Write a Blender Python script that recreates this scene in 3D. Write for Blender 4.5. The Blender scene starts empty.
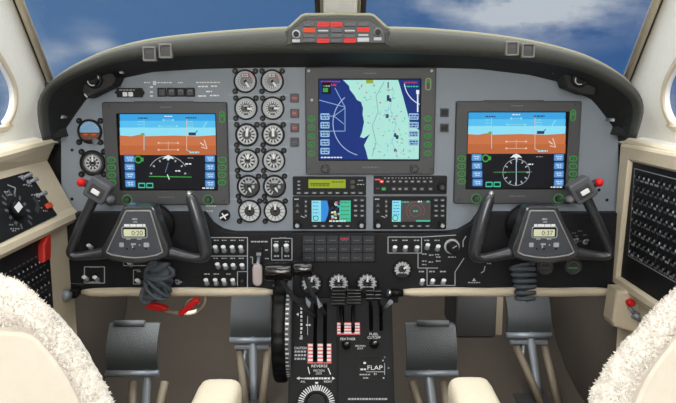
import bpy, math, random
from mathutils import Vector, Matrix, noise, geometry
random.seed(7)
SC = bpy.context.scene
COL = SC.collection
F = 673.0
PITCH = math.radians(9.3)
CX, CY = 338.0, 201.5
V = Vector

# ------------------------------------------------------------ camera
cd = bpy.data.cameras.new('camera'); cam = bpy.data.objects.new('camera', cd); COL.objects.link(cam)
cd.sensor_width = 36; cd.lens = 36 * F / 676; cd.clip_start = .02
cam.location = (0, 0, 0); cam.rotation_euler = (math.pi / 2 - PITCH, 0, 0)
SC.camera = cam
def ray(px, py):
    u = (px - CX) / F; v = -(py - CY) / F; c, s = math.cos(PITCH), math.sin(PITCH)
    return V((u, c + v * s, -s + v * c))
def P(px, py, Y):
    r = ray(px, py); return r * (Y / r.y)

# ------------------------------------------------------------ materials
def lin(h):
    if isinstance(h, str):
        h = h.lstrip('#'); c = [int(h[i:i + 2], 16) / 255 for i in (0, 2, 4)]
    else: c = [x / 255 for x in h]
    return tuple(x / 12.92 if x <= .04045 else ((x + .055) / 1.055) ** 2.4 for x in c) + (1,)
_M = {}
def M(name, col=None, rough=.5, metal=0, bump=0, scale=80, var=.06, emit=0, spec=.5, sheen=0, coat=0):
    if name in _M: return _M[name]
    m = bpy.data.materials.new(name); m.use_nodes = True; nt = m.node_tree; N = nt.nodes
    b = N['Principled BSDF']; c = lin(col)
    tc = N.new('ShaderNodeTexCoord'); nz = N.new('ShaderNodeTexNoise'); nz.inputs['Scale'].default_value = scale
    nz.inputs['Detail'].default_value = 4
    nt.links.new(tc.outputs['Object'], nz.inputs['Vector'])
    mx = N.new('ShaderNodeMix'); mx.data_type = 'RGBA'
    mx.inputs[6].default_value = tuple(x * (1 - var) for x in c[:3]) + (1,)
    mx.inputs[7].default_value = tuple(min(1, x * (1 + var)) for x in c[:3]) + (1,)
    nt.links.new(nz.outputs['Fac'], mx.inputs[0]); nt.links.new(mx.outputs[2], b.inputs['Base Color'])
    b.inputs['Roughness'].default_value = rough; b.inputs['Metallic'].default_value = metal
    b.inputs['Specular IOR Level'].default_value = spec
    if sheen: b.inputs['Sheen Weight'].default_value = sheen
    if coat: b.inputs['Coat Weight'].default_value = coat
    if bump:
        bp = N.new('ShaderNodeBump'); bp.inputs['Strength'].default_value = bump; bp.inputs['Distance'].default_value = .002
        nt.links.new(nz.outputs['Fac'], bp.inputs['Height']); nt.links.new(bp.outputs['Normal'], b.inputs['Normal'])
    if emit:
        nt.links.new(mx.outputs[2], b.inputs['Emission Color']); b.inputs['Emission Strength'].default_value = emit
        b.inputs['Base Color'].default_value = (.01, .01, .01, 1)
        for l in list(b.inputs['Base Color'].links): nt.links.remove(l)
    _M[name] = m; return m
def E(name, col, k=1.0): return M('lit_' + name, col, .6, emit=k, var=.03, spec=.06)

grayp = M('gray_panel_paint', (125, 134, 144), .55, bump=.05, scale=250, var=.03)
blackp = M('black_panel_paint', (22, 23, 27), .55, bump=.08, scale=300, spec=.25)
bezel = M('charcoal_bezel', (64, 65, 68), .55, bump=.05, scale=300)
blk = M('black_plastic', (17, 17, 19), .5, spec=.25)
blkgl = M('black_gloss', (14, 14, 16), .18, coat=.3)
dkgray = M('dark_gray_plastic', (52, 53, 56), .45)
midgray = M('mid_gray_plastic', (98, 100, 104), .5)
shield = M('shield_vinyl', (60, 61, 57), .65, bump=.35, scale=260)
recess = M('recess_black_vinyl', (26, 25, 24), .7, bump=.3, scale=200)
white = M('white_paint', (222, 224, 226), .5); tickw = M('dial_marking', (188, 192, 194), .5)
grayw = M('gray_marking', (165, 170, 176), .5)
silver = M('brushed_silver', (190, 192, 196), .3, metal=.85)
steel = M('dull_steel', (140, 148, 158), .45, metal=.4)
red = M('red_plastic', (200, 22, 24), .5, spec=.3)
redl = M('pale_red_paint', (214, 92, 98), .5)
cream = M('cream_trim', (206, 194, 172), .5, bump=.1, scale=120)
beige = M('beige_console', (212, 200, 176), .55, bump=.15, scale=140)
leather = M('cream_leather', (232, 222, 200), .45, bump=.35, scale=110)
leather2 = M('seat_back_leather', (224, 216, 204), .5, bump=.3, scale=70)
fur = M('sheepskin', (238, 233, 226), .95, bump=1, scale=220, sheen=.2, spec=.1)
wallm = M('cabin_white', (240, 238, 230), .55, bump=.08, scale=90)
carpet = M('brown_carpet', (76, 70, 64), .95, bump=.8, scale=420, var=.3, spec=.1)
rubber = M('pedal_rubber', (64, 69, 71), .6, bump=.5, scale=260)
tan = M('tan_channel', (124, 114, 98), .6, bump=.2)
boot = M('slate_boot', (74, 82, 90), .7, bump=.4, scale=120)
dial = M('dial_black', (30, 31, 34), .4)
dialg = M('dial_gray', (92, 96, 101), .4)
ringw = M('dial_ring_gray', (160, 166, 170), .5)
olive = M('olive_rim', (134, 132, 112), .6)
seal = M('brown_seal', (52, 46, 34), .7)
yokem = M('yoke_black', (62, 64, 69), .34, metal=.45, coat=.6)
padm = M('yoke_pad_gray', (62, 66, 74), .5, bump=.1, scale=300)
sky1 = E('screen_sky', (86, 190, 238)); sky2 = E('screen_sky_low', (140, 222, 244)); sky0 = E('screen_sky_top', (56, 162, 226))
grd = E('screen_ground', (200, 114, 70)); grd2 = E('screen_ground_low', (188, 102, 58))
scrb = E('screen_black', (16, 16, 24)); scrw = E('screen_white', (225, 235, 240)); scrg = E('screen_green', (62, 160, 72))
key = E('softkey_blue', (92, 150, 206)); keyd = E('softkey_edge', (28, 60, 120)); keyl = E('softkey_light', (190, 220, 240))
scrp = E('screen_peach', (226, 190, 168)); scrd = E('screen_gray', (170, 178, 184)); sea = E('map_sea', (18, 48, 122)); land = E('map_land', (172, 228, 216)); mapd = E('map_dark', (40, 60, 90)); mapb = E('map_pale', (150, 190, 220))
teal = E('screen_teal', (70, 190, 160)); cyan = E('screen_cyan', (140, 220, 230)); blue = E('screen_blue', (50, 140, 220))
lcd = E('lcd_yellow', (150, 166, 40)); lcdd = E('lcd_dark', (96, 108, 30)); lcdp = M('lcd_pale', (216, 222, 190), .4)
grn = E('button_green', (66, 140, 70), .9); redlit = E('red_lamp', (236, 62, 58)); amb = E('amber_lamp', (226, 86, 50))
redl2 = E('red_text', (205, 60, 70)); pinkm = M('gear_knob_pearl', (182, 170, 170), .4)
wine = M('wine_button', (104, 62, 64), .5)

# glass: thin pane, mostly transparent with a fresnel gloss
def glass(name, tint):
    m = bpy.data.materials.new(name); m.use_nodes = True; nt = m.node_tree; N = nt.nodes
    for n in list(N): N.remove(n)
    o = N.new('ShaderNodeOutputMaterial'); mix = N.new('ShaderNodeMixShader'); t = N.new('ShaderNodeBsdfTransparent'); g = N.new('ShaderNodeBsdfGlossy')
    lw0 = N.new('ShaderNodeLayerWeight'); lw0.inputs['Blend'].default_value = .25; lw = N.new('ShaderNodeMath'); lw.operation = 'MULTIPLY'; lw.inputs[1].default_value = .12; nt.links.new(lw0.outputs['Facing'], lw.inputs[0])
    t.inputs['Color'].default_value = tint; g.inputs['Roughness'].default_value = .03
    nt.links.new(lw.outputs[0], mix.inputs[0]); nt.links.new(t.outputs[0], mix.inputs[1]); nt.links.new(g.outputs[0], mix.inputs[2])
    nt.links.new(mix.outputs[0], o.inputs['Surface']); return m
pane = glass('window_glass', (.97, .98, .99, 1))

# ------------------------------------------------------------ planes and mesh builder
class Plane:
    def __init__(s, o, u, w):
        s.o = V(o); s.u = V(u).normalized(); w = V(w); s.w = (w - s.u * w.dot(s.u)).normalized(); s.n = s.u.cross(s.w)
    def px(s, x, y):
        r = ray(x, y); q = r * (s.o.dot(s.n) / r.dot(s.n)) - s.o
        return (q.dot(s.u), q.dot(s.w))
    def to(s, a, b, h=0): return s.o + s.u * a + s.w * b + s.n * h
    def s(s_, x, y):
        a = s_.px(x - .5, y); b = s_.px(x + .5, y); return math.hypot(a[0] - b[0], a[1] - b[1])
    def at(s, x, y, h=0): return s.to(*s.px(x, y), h)
    def up(s, d): return Plane(s.o + s.n * d, s.u, s.w)

def inset(p, d):
    n = len(p); out = []
    area = sum(p[i][0] * p[(i + 1) % n][1] - p[(i + 1) % n][0] * p[i][1] for i in range(n))
    sg = 1 if area > 0 else -1
    for i in range(n):
        a, b, c = V(p[i - 1]), V(p[i]), V(p[(i + 1) % n])
        e1 = (b - a); e2 = (c - b)
        if e1.length < 1e-9 or e2.length < 1e-9: out.append((b.x, b.y)); continue
        e1.normalize(); e2.normalize()
        n1 = V((-e1.y, e1.x)) * sg; n2 = V((-e2.y, e2.x)) * sg
        m = n1 + n2
        if m.length < 1e-6: m = n1
        m.normalize(); k = d / max(.45, m.dot(n1)); q = b + m * k
        out.append((q.x, q.y))
    return out
def smooth_path(pts, k=6, closed=False):
    pts = [V(p) for p in pts]; n = len(pts); out = []
    R = range(n) if closed else range(n - 1)
    for i in R:
        g = lambda j: pts[j % n] if closed else pts[max(0, min(n - 1, j))]
        p0, p1, p2, p3 = g(i - 1), g(i), g(i + 1), g(i + 2)
        for t in range(k):
            t /= k
            out.append(.5 * ((2 * p1) + (p2 - p0) * t + (2 * p0 - 5 * p1 + 4 * p2 - p3) * t * t + (3 * p1 - p0 - 3 * p2 + p3) * t ** 3))
    if not closed: out.append(pts[-1])
    return out
def resample(pts, n):
    pts = [V(p) for p in pts]; L = [0]
    for a, b in zip(pts, pts[1:]): L.append(L[-1] + (b - a).length)
    out = []; j = 0
    for i in range(n):
        d = L[-1] * i / (n - 1)
        while j < len(L) - 2 and L[j + 1] < d: j += 1
        t = (d - L[j]) / max(1e-9, L[j + 1] - L[j]); out.append(pts[j].lerp(pts[j + 1], t))
    return out

class MB:
    def __init__(s): s.v = []; s.f = []; s.m = []; s.sm = []; s.mats = []
    def mi(s, m):
        if m not in s.mats: s.mats.append(m)
        return s.mats.index(m)
    def face(s, idx, m, smooth=False): s.f.append(tuple(idx)); s.m.append(s.mi(m)); s.sm.append(smooth)
    def add(s, pts): k = len(s.v); s.v += [V(p) for p in pts]; return list(range(k, k + len(pts)))
    def poly(s, pl, pts, h, m): s.face(s.add([pl.to(a, b, h) for a, b in pts]), m)
    def ngon(s, pts, m): s.face(s.add(pts), m)
    def loft(s, rings, m, closed=True, cap0=False, cap1=False, smooth=False):
        R = [s.add(r) for r in rings]; n = len(R[0])
        for a, b in zip(R, R[1:]):
            for i in range(n if closed else n - 1):
                j = (i + 1) % n; s.face((a[i], a[j], b[j], b[i]), m, smooth)
        if cap0: s.face(R[0][::-1], m)
        if cap1: s.face(R[-1], m)
    def prism(s, pl, pts, h0, h1, m, bev=0, front=None):
        rings = [[pl.to(a, b, h0) for a, b in pts]]
        if bev:
            rings.append([pl.to(a, b, h1 - bev) for a, b in pts]); pi = inset(pts, bev)
            rings.append([pl.to(a, b, h1 - bev * .25) for a, b in inset(pts, bev * .4)])
            rings.append([pl.to(a, b, h1) for a, b in pi])
        else: rings.append([pl.to(a, b, h1) for a, b in pts]); pi = pts
        s.loft(rings, m, cap0=True)
        s.face(s.add([pl.to(a, b, h1) for a, b in pi]), front or m)
    def ring(s, pl, outer, inner, h0, h1, m, bev=0):
        bo = inset(outer, bev) if bev else outer; bi = inset(inner, -bev) if bev else inner
        T = lambda q, h: [pl.to(a, b, h) for a, b in q]
        s.loft([T(outer, h0), T(outer, h1 - bev), T(bo, h1), T(bi, h1), T(inner, h1 - bev), T(inner, h0), T(outer, h0)], m)
    def stroke(s, pl, pts, w, h, m, local=False):
        q = pts if local else [pl.px(*p) for p in pts]
        if not local: w = w * pl.s(*pts[0])
        for a, b in zip(q, q[1:]):
            a, b = V(a), V(b); d = b - a
            if d.length < 1e-9: continue
            n = V((-d.y, d.x)).normalized() * w / 2
            s.poly(pl, [tuple(a + n), tuple(a - n), tuple(b - n), tuple(b + n)], h, m)
    def rect(s, pl, x0, y0, x1, y1, h, m, r=0): s.poly(pl, rr(pl, x0, y0, x1, y1, r), h, m)
    def arc(s, pl, x, y, r, a0, a1, w, h, m, n=28):
        c = pl.px(x, y); k = pl.s(x, y); pts = []
        R0, R1 = (r - w / 2) * k, (r + w / 2) * k
        A = [math.radians(a0 + (a1 - a0) * i / n) for i in range(n + 1)]
        i0 = s.add([pl.to(c[0] + R0 * math.sin(t), c[1] + R0 * math.cos(t), h) for t in A])
        i1 = s.add([pl.to(c[0] + R1 * math.sin(t), c[1] + R1 * math.cos(t), h) for t in A])
        for i in range(n): s.face((i0[i], i0[i + 1], i1[i + 1], i1[i]), m)
    def ticks(s, pl, x, y, r0, r1, a0, a1, n, w, h, m):
        c = pl.px(x, y); k = pl.s(x, y)
        for i in range(n):
            t = math.radians(a0 + (a1 - a0) * i / max(1, n - 1)); d = V((math.sin(t), math.cos(t))); e = V((d.y, -d.x)) * w * k / 2
            a = V(c) + d * r0 * k; b = V(c) + d * r1 * k
            s.poly(pl, [tuple(a + e), tuple(b + e), tuple(b - e), tuple(a - e)], h, m)
    def lathe(s, o, ax, prof, m, n=24, cap0=True, cap1=True, smooth=True, mod=None):
        ax = V(ax).normalized(); t = V((0, 0, 1)) if abs(ax.z) < .9 else V((1, 0, 0)); e1 = ax.cross(t).normalized(); e2 = ax.cross(e1)
        rings = []
        for r, h in prof:
            ring = []
            for i in range(n):
                a = 2 * math.pi * i / n; q = r * (mod(i) if mod else 1)
                ring.append(V(o) + ax * h + (e1 * math.cos(a) + e2 * math.sin(a)) * q)
            rings.append(ring)
        s.loft(rings, m, cap0=cap0, cap1=cap1, smooth=smooth)
    def knob(s, pl, x, y, r, h0, h1, m, top=None, n=24, mod=None):
        k = pl.s(x, y) * r; o = pl.at(x, y)
        s.lathe(o, pl.n, [(k, h0), (k, h1 - k * .2), (k * .85, h1)], m, n=n, mod=mod)
        if top: s.lathe(o, pl.n, [(k * .6, h1 - .0005), (k * .6, h1 + .0006)], top, n=16)
    def tube(s, pts, rad, m, n=12, flat=None, caps=True):
        pts = [V(p) for p in pts]; L = len(pts)
        if not isinstance(rad, (list, tuple)): rad = [rad] * L
        up = V((0, -1, 0)); rings = []
        for i, p in enumerate(pts):
            d = (pts[min(L - 1, i + 1)] - pts[max(0, i - 1)]).normalized()
            e2 = up - d * up.dot(d)
            if e2.length < 1e-3: e2 = V((1, 0, 0)) - d * d.x
            e2.normalize(); e1 = d.cross(e2); fl = flat or 1
            rings.append([p + e1 * math.cos(2 * math.pi * k / n) * rad[i] + e2 * math.sin(2 * math.pi * k / n) * rad[i] * fl for k in range(n)])
        s.loft(rings, m, cap0=caps, cap1=caps, smooth=True)
    def box(s, c, size, m, R=None, bev=.0):
        c = V(c); x, y, z = [q / 2 for q in size]; R = R or Matrix.Identity(3)
        def rg(k, h): return [c + R @ V(q) for q in ((-x + k, -y + k, h), (x - k, -y + k, h), (x - k, y - k, h), (-x + k, y - k, h))]
        if bev: s.loft([rg(bev, -z), rg(0, -z + bev), rg(0, z - bev), rg(bev, z)], m, cap0=True, cap1=True)
        else: s.loft([rg(0, -z), rg(0, z)], m, cap0=True, cap1=True)
    def exx(s, prof, x0, x1, m, smooth=False):
        s.loft([[V((x0, a, b)) for a, b in prof], [V((x1, a, b)) for a, b in prof]], m, cap0=True, cap1=True, smooth=smooth)
    def dashes(s, pl, x0, x1, y, hh, h, m, seed=0, lo=1.2, hi=3.2, gap=.7):
        r = random.Random(seed * 31 + int(x0 * 7 + y)); x = x0
        while x < x1 - .5:
            w = min(r.uniform(lo, hi), x1 - x); s.rect(pl, x, y - hh / 2, x + w, y + hh / 2, h, m); x += w + gap
    def text(s, pl, t, x, y, hp, h, m, wp=None):
        c = bpy.data.curves.new('t', 'FONT'); c.body = t; c.align_x = 'CENTER'; c.align_y = 'CENTER'; c.size = 1
        o = bpy.data.objects.new('t', c); COL.objects.link(o); bpy.context.view_layer.update()
        me = bpy.data.meshes.new_from_object(o.evaluated_get(bpy.context.evaluated_depsgraph_get()))
        xs = [v.co.x for v in me.vertices]; ys = [v.co.y for v in me.vertices]; k = pl.s(x, y)
        mx, my = (min(xs) + max(xs)) / 2, (min(ys) + max(ys)) / 2
        sy = hp * k / (max(ys) - min(ys)); sx = wp * k / (max(xs) - min(xs)) if wp else sy; a, b = pl.px(x, y)
        idx = s.add([pl.to(a + (v.co.x - mx) * sx, b + (v.co.y - my) * sy, h) for v in me.vertices])
        for p in me.polygons: s.face([idx[i] for i in p.vertices], m)
        bpy.data.objects.remove(o); bpy.data.meshes.remove(me); bpy.data.curves.remove(c)
    def build(s, name, parent=None, label=None):
        off = V((0, 0, 0)); q = parent
        while q: off += q.location; q = q.parent
        me = bpy.data.meshes.new(name); 
        loc = V((0, 0, 0))
        if not parent:
            zs = [v.z for v in s.v]; xs = [v.x for v in s.v]; ys = [v.y for v in s.v]
            loc = V(((min(xs) + max(xs)) / 2, (min(ys) + max(ys)) / 2, min(zs)))
        me.from_pydata([v - off - loc for v in s.v], [], s.f)
        for m in s.mats: me.materials.append(m)
        for p, mi, sm in zip(me.polygons, s.m, s.sm): p.material_index = mi; p.use_smooth = sm
        o = bpy.data.objects.new(name, me); COL.objects.link(o); o.location = loc
        if parent: o.parent = parent
        if label: o['label'] = label
        return o

def rr(pl, x0, y0, x1, y1, r=0, n=4):
    xm, ym = (x0 + x1) / 2, (y0 + y1) / 2
    a0 = pl.px(x0, ym)[0]; a1 = pl.px(x1, ym)[0]; b0 = pl.px(xm, y1)[1]; b1 = pl.px(xm, y0)[1]
    r = min(r * pl.s(xm, ym), (a1 - a0) * .499, (b1 - b0) * .499)
    if r <= 0: return [(a0, b0), (a1, b0), (a1, b1), (a0, b1)]
    out = []
    for cx, cy, st in ((a1 - r, b0 + r, -90), (a1 - r, b1 - r, 0), (a0 + r, b1 - r, 90), (a0 + r, b0 + r, 180)):
        for i in range(n + 1):
            t = math.radians(st + 90 * i / n); out.append((cx + r * math.cos(t), cy + r * math.sin(t)))
    return out
def pp(pl, pts): return [pl.px(*p) for p in pts]
def circ(pl, x, y, r, n=28):
    c = pl.px(x, y); k = pl.s(x, y) * r
    return [(c[0] + k * math.cos(2 * math.pi * i / n), c[1] + k * math.sin(2 * math.pi * i / n)) for i in range(n)]
def tag(o, label, cat, group=None):
    o['label'] = label; o['category'] = cat
    if group: o['group'] = group
    return o
def thing(name, label, cat, loc, group=None):
    o = bpy.data.objects.new(name, None); COL.objects.link(o); o.location = loc; o.empty_display_size = .05
    return tag(o, label, cat, group)
def struct(o): o['kind'] = 'structure'; return o

MAIN = Plane((0, 1.50, 0), (1, 0, 0), (0, 0, 1))
LOW = Plane((0, 1.475, 0), (1, 0, 0), (0, 0, 1))
FLOOR_Z = -.82

# ============================================================ SETTING
def wx(y, z, sd): return sd * (.625 + .04 * y - .144 * z)
S0, S1 = (1.60, .03), (.95, .55)
def wall_poly(sd):
    pl = Plane((wx(0, 0, sd), 0, 0), (sd * .04, 1, 0), (sd * -.144, 0, 1)) if sd < 0 else Plane((wx(0, 0, sd), 0, 0), (-sd * .04, -1, 0), (sd * -.144, 0, 1))
    loc = lambda y, z: ((V((wx(y, z, sd), y, z)) - pl.o).dot(pl.u), (V((wx(y, z, sd), y, z)) - pl.o).dot(pl.w))
    return pl, loc
for sd, nm in ((-1, 'left'), (1, 'right')):
    pl, loc = wall_poly(sd)
    outer = [loc(*q) for q in ((-2.2, -.108), (1.68, -.108), (1.68, -.03), S0, S1, (.93, .57), (-2.2, .57))]
    mx = lambda x: x if sd < 0 else 679 - x
    vis = [pl.px(mx(x), y) for x, y in ((-30, 16), (-2, 57), (7, 72), (13, 85), (15, 98), (13, 111), (7, 122), (-2, 128))]
    hole = vis + [loc(.95, -.075), loc(.9, -.05), loc(.88, .0), loc(.9, .28), loc(.95, .33)]
    hole = [tuple(p) for p in smooth_path(hole, 4, True)]
    m = MB(); q3 = [V((a, b, 0)) for a, b in outer]; h3 = [V((a, b, 0)) for a, b in hole]
    tri = geometry.tessellate_polygon([q3, h3]); al = outer + hole
    i0 = m.add([pl.to(a, b, 0) for a, b in al]); i1 = m.add([pl.to(a, b, -.012) for a, b in al])
    for t in tri: m.face([i0[i] for i in t], wallm); m.face([i1[i] for i in t[::-1]], wallm)
    no, nh = len(outer), len(hole)
    for i in range(no): j = (i + 1) % no; m.face((i0[i], i0[j], i1[j], i1[i]), wallm)
    for i in range(nh): j = (i + 1) % nh; m.face((i0[no + i], i0[no + j], i1[no + j], i1[no + i]), wallm)
    m.ring(pl, inset(hole, -.010), inset(hole, .002), -.001, .004, cream, .002)
    struct(m.build('wall_' + nm))
    m = MB(); m.prism(pl, inset(hole, -.004), -.011, -.008, pane); struct(m.build('window_3' if sd < 0 else 'window_4'))
    # lower kick wall
    m = MB(); X = sd * .66; m.box((X + sd * .02, -.05, -.47), (.04, 4.3, .70), carpet); struct(m.build('baseboard_' + nm))
m = MB(); m.box((0, -.05, FLOOR_Z - .02), (1.42, 4.4, .04), carpet); struct(m.build('floor'))
m = MB(); cv = [(1.66, FLOOR_Z + .001), (1.74, FLOOR_Z + .006), (1.84, FLOOR_Z + .03), (1.93, FLOOR_Z + .075), (2.01, FLOOR_Z + .15), (2.06, FLOOR_Z + .24), (2.09, FLOOR_Z + .36), (2.10, -.002)]
m.loft([[V((x, a, b)) for a, b in cv] for x in (-.658, .658)], carpet, closed=False, smooth=True); m.loft([[V((x, a + .01, b - .01)) for a, b in cv] for x in (-.658, .658)], carpet, closed=False, smooth=True); struct(m.build('wall_front'))
m = MB(); m.box((0, -.63, .60), (1.3, 3.16, .04), wallm); struct(m.build('ceiling'))
m = MB(); m.box((0, -2.23, -.12), (1.42, .04, 1.44), wallm); struct(m.build('wall_back'))
for sd in (-1, 1):
    m = MB(); a_ = [V((sd * .646, y, -.116)) for y in (-2.2, 1.56)]; b_ = [V((wx(y, -.112, sd) + sd * .003, y, -.104)) for y in (1.56, -2.2)]
    m.ngon(a_ + b_, wallm); m.ngon([p - V((0, 0, .004)) for p in a_ + b_], wallm); struct(m.build('trim_5' if sd < 0 else 'trim_6'))
m = MB(); m.box((0, 1.57, -.2), (1.34, .02, .44), recess); struct(m.build('trim_4'))
# windshield panes and posts
def wl(t, sd): y = S0[0] + (S1[0] - S0[0]) * t; z = S0[1] + (S1[1] - S0[1]) * t; return V((wx(y, z, sd), y, z))
def cl(t, sd): return V((sd * .03 + .005, 1.70 + (1.02 - 1.70) * t, .03 + .53 * t))
for sd, nm in ((-1, 'window_1'), (1, 'window_2')):
    m = MB(); rings = []
    for i in range(9):
        t = i / 8; a, b = wl(t, sd), cl(t, sd); r = []
        for k in range(13):
            u = k / 12; r.append(a.lerp(b, u) + V((0, .06 * math.sin(math.pi * u), .0)))
        rings.append(r)
    m.loft(rings, pane, closed=False, smooth=True)
    m.loft([[p + V((0, .006, .004)) for p in r] for r in rings], pane, closed=False, smooth=True)
    struct(m.build(nm))
    # side post trim: pale rim plus dark seal
    A, B = wl(-.02, sd), wl(1, sd); d = (B - A).normalized()
    m = MB(); inn = V((-sd, 0, 0))
    q0 = V((0, -.004, -.003))
    m.tube([A + inn * .013 + q0, B + inn * .013 + q0], .0085, cream, 10); m.tube([A + inn * .002 + q0, B + inn * .002 + q0], .0022, seal, 8)
    struct(m.build('trim_1' if sd < 0 else 'trim_2'))
m = MB()
b0, b1 = V((.005, 1.685, -.02)), V((.005, 1.0, .55)); pd = (b1 - b0)
CP = Plane(b0, (1, 0, 0), pd)
L = pd.length
m.prism(CP, [(-.0365, 0), (.0365, 0), (.0365, L), (-.0365, L)], -.02, .012, wallm, .006)
for sx in (-1, 1):
    m.prism(CP, [(sx * .0475 - .006, 0), (sx * .0475 + .006, 0), (sx * .0475 + .006, L), (sx * .0475 - .006, L)], -.02, .004, seal, .002)
    m.prism(CP, [(sx * .0395 - .0025, 0), (sx * .0395 + .0025, 0), (sx * .0395 + .0025, L), (sx * .0395 - .0025, L)], -.02, .010, olive)
struct(m.build('trim_3'))

# ============================================================ GLARESHIELD
OUT = [(45, 140), (41, 128), (39, 112), (40, 99), (47, 86), (60, 74.5), (82, 62), (112, 50), (150, 41), (200, 35), (250, 31), (290, 29), (338, 28.5), (386, 29), (430, 30.5), (490, 36), (540, 44), (580, 54.5), (606, 66), (626, 79), (638, 92), (642, 106), (640, 120), (634, 138)]
INN = [(48, 140), (46, 128), (44.5, 113), (45.5, 102), (52, 90.5), (65, 81.5), (86, 72), (114, 63), (150, 57.5), (200, 55), (250, 53.5), (290, 53), (338, 53), (386, 53), (430, 54), (490, 57), (540, 62), (578, 69.5), (602, 79), (620, 89), (632, 99), (636.5, 109), (635.5, 120), (631, 138)]
BK = [(59, 139.5), (61.5, 136), (63, 131), (68, 125), (76, 113), (86, 99), (99, 92.5), (112, 86), (121, 78.5), (152, 72), (200, 69), (250, 67.8), (338, 66.8), (430, 67.6), (480, 69), (530, 75), (561, 82.5), (570, 91), (590, 98), (597, 105), (604, 114), (612, 125), (617, 133), (620, 139.5)]
YF = 1.365
o3 = resample(smooth_path([P(x, y, YF + .015) for x, y in OUT], 5), 110); i3 = resample(smooth_path([P(x, y, YF + .01) for x, y in INN], 5), 110)
gs = thing('glareshield', 'long gray padded glareshield arching over the instrument panel', 'glareshield', P(338, 57, 1.42))
m = MB(); rings = []
for o, i in zip(o3, i3):
    r = []
    for t, y in ((-.06, 1.60), (0, 1.44), (0, 1.40), (.03, 1.386), (.09, 1.374), (.2, 1.366), (.4, 1.361), (.7, 1.362), (.9, 1.368), (.98, 1.378), (1, 1.39), (.96, 1.398), (.5, 1.40), (.15, 1.43), (.12, 1.60)):
        q = o.lerp(i, t); r.append(V((q.x, y, q.z)))
    rings.append(r)
m.loft(rings, shield, closed=True, cap0=True, cap1=True, smooth=True)
m.build('hood', gs)
b3 = resample([P(x, y, 1.497) for x, y in BK], 110)
m = MB(); rings = []
for i, b in zip(i3, b3):
    a = V((i.x, 1.392, i.z)); mid = a.lerp(b, .45); rings.append([a, mid, b, b + V((0, .004, 0)), mid + V((0, .010, .012)), a + V((0, .006, .003))])
m.loft(rings, recess, closed=True, cap0=True, cap1=True); m.build('lining', gs, 'black lining under the hood')
# olive welt along the top edge
m = MB(); m.tube([V((o.x, 1.398, o.z + .001)) for o in o3], .0055, olive, 8); m.build('welt', gs, 'thin olive welt')
# raised centre hump
GP = Plane((0, 1.366, 0), (1, 0, 0), (0, 0, 1))
m = MB(); m.prism(GP, pp(GP, [(285.5, 47), (285.5, 31), (289, 28), (301.5, 16.5), (305, 15.2), (338, 14.8), (371, 15.2), (374.5, 16.5), (386.5, 28), (390, 31), (390, 47)]), -.16, .006, shield, .006)
m.build('hump', gs)
m = MB(); m.tube([GP.at(x, y, .0) for x, y in ((287.5, 29.5), (291, 26.5), (302.5, 16), (306, 15), (338, 14.5), (370, 15), (373.5, 16), (385, 26.5), (388.5, 29.5))], .0035, olive, 8); m.build('welt', gs)

# annunciator
an = thing('warning_annunciator', 'gray warning light panel with red lamps on the glareshield hump under the center post', 'warning panel', GP.at(337, 45, .008))
AP = Plane((0, 1.359, 0), (1, 0, 0), (0, 0, 1))
m = MB(); m.prism(AP, pp(AP, [(291.5, 44), (291.5, 33), (293, 31), (303, 22.5), (306, 21), (368, 21), (371, 22.5), (384, 31), (385.5, 33), (385.5, 44)]), -.004, .006, bezel, .003); m.build('face_plate', an)
lam = {(0, 0): 0, (0, 1): 0, (0, 2): 0}
xs = [309.4, 323.2, 336.4, 349.8, 363.2]; w = 5.9
rows = {0: [('g', 24.6), ('r2', 30.4), ('g', 36), ('g2', 40.4)], 1: [('r', 24.8), ('w', 31.3), ('g', 36.2), ('r', 41)], 2: [('r', 24.8), ('g', 30.6), ('g', 36), ('g', 40.8)], 3: [('g', 24.6), ('w', 31.3), ('g', 36.2), ('r', 40.8)], 4: [('g', 24.5), ('r', 30), ('w', 35.6), ('w2', 40)]}
for c, l in rows.items():
    for k, y in l:
        mt = {'g': dkgray, 'g2': dkgray, 'r': redlit, 'r2': amb, 'w': dkgray, 'w2': grayw}[k]
        m = MB(); m.prism(AP, rr(AP, xs[c] - w, y - 2.1, xs[c] + w, y + 2.1, .8), .005, .0085, mt, .0007)
        if k in 'w': 
            m.rect(AP, xs[c] - 5, y - .9, xs[c] + 5, y + .4, .0087, grayw)
        if k == 'r': m.dashes(AP, xs[c] - 4, xs[c] + 4, y, 1, .0087, redl2, c)
        m.build('lamp', an, 'lit red lamp' if k[0] == 'r' else None)
for x, y in ((296.5, 34.5), (377.7, 32.5)):
    m = MB(); m.knob(AP, x, y, 4.2, .005, .010, grayw if x < 300 else midgray); m.knob(AP, x, y, 2.8, .005, .015, blk); m.build('press_button', an)
    m = MB(); m.rect(AP, x - 4, y + 5, x + 3.6, y + 8, .0064, grayw, .6); m.build('placard', an)
# master lights on the shield
for k, (x, y, side, wh) in enumerate(((149.5, 54, 'left end', 'outer'), (165.5, 51, 'left end', 'inner'), (512, 48.5, 'right end', 'inner'), (528, 50.5, 'right end', 'outer'))):
    t = thing('warning_button', f'square warning button on the glareshield, {wh} of the pair above {"left" if k < 2 else "right"} flight display', 'button', AP.at(x, y + 7), 'master warning buttons')
    m = MB(); m.ring(AP, rr(AP, x - 6.6, y - 7.4, x + 6.6, y + 7.4, 1.5), rr(AP, x - 4.8, y - 5.4, x + 4.8, y + 5.4, 1), -.012, .004, M('button_frame', (110, 108, 104), .5), .001); m.build('frame', t)
    m = MB(); m.prism(AP, rr(AP, x - 4.7, y - 5.3, x + 4.7, y + 5.3, .8), -.008, .002, dkgray, .001)
    m.rect(AP, x - 4, y - 4.6, x + 4, y - .5, .0022, bezel); m.build('lens', t)

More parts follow.
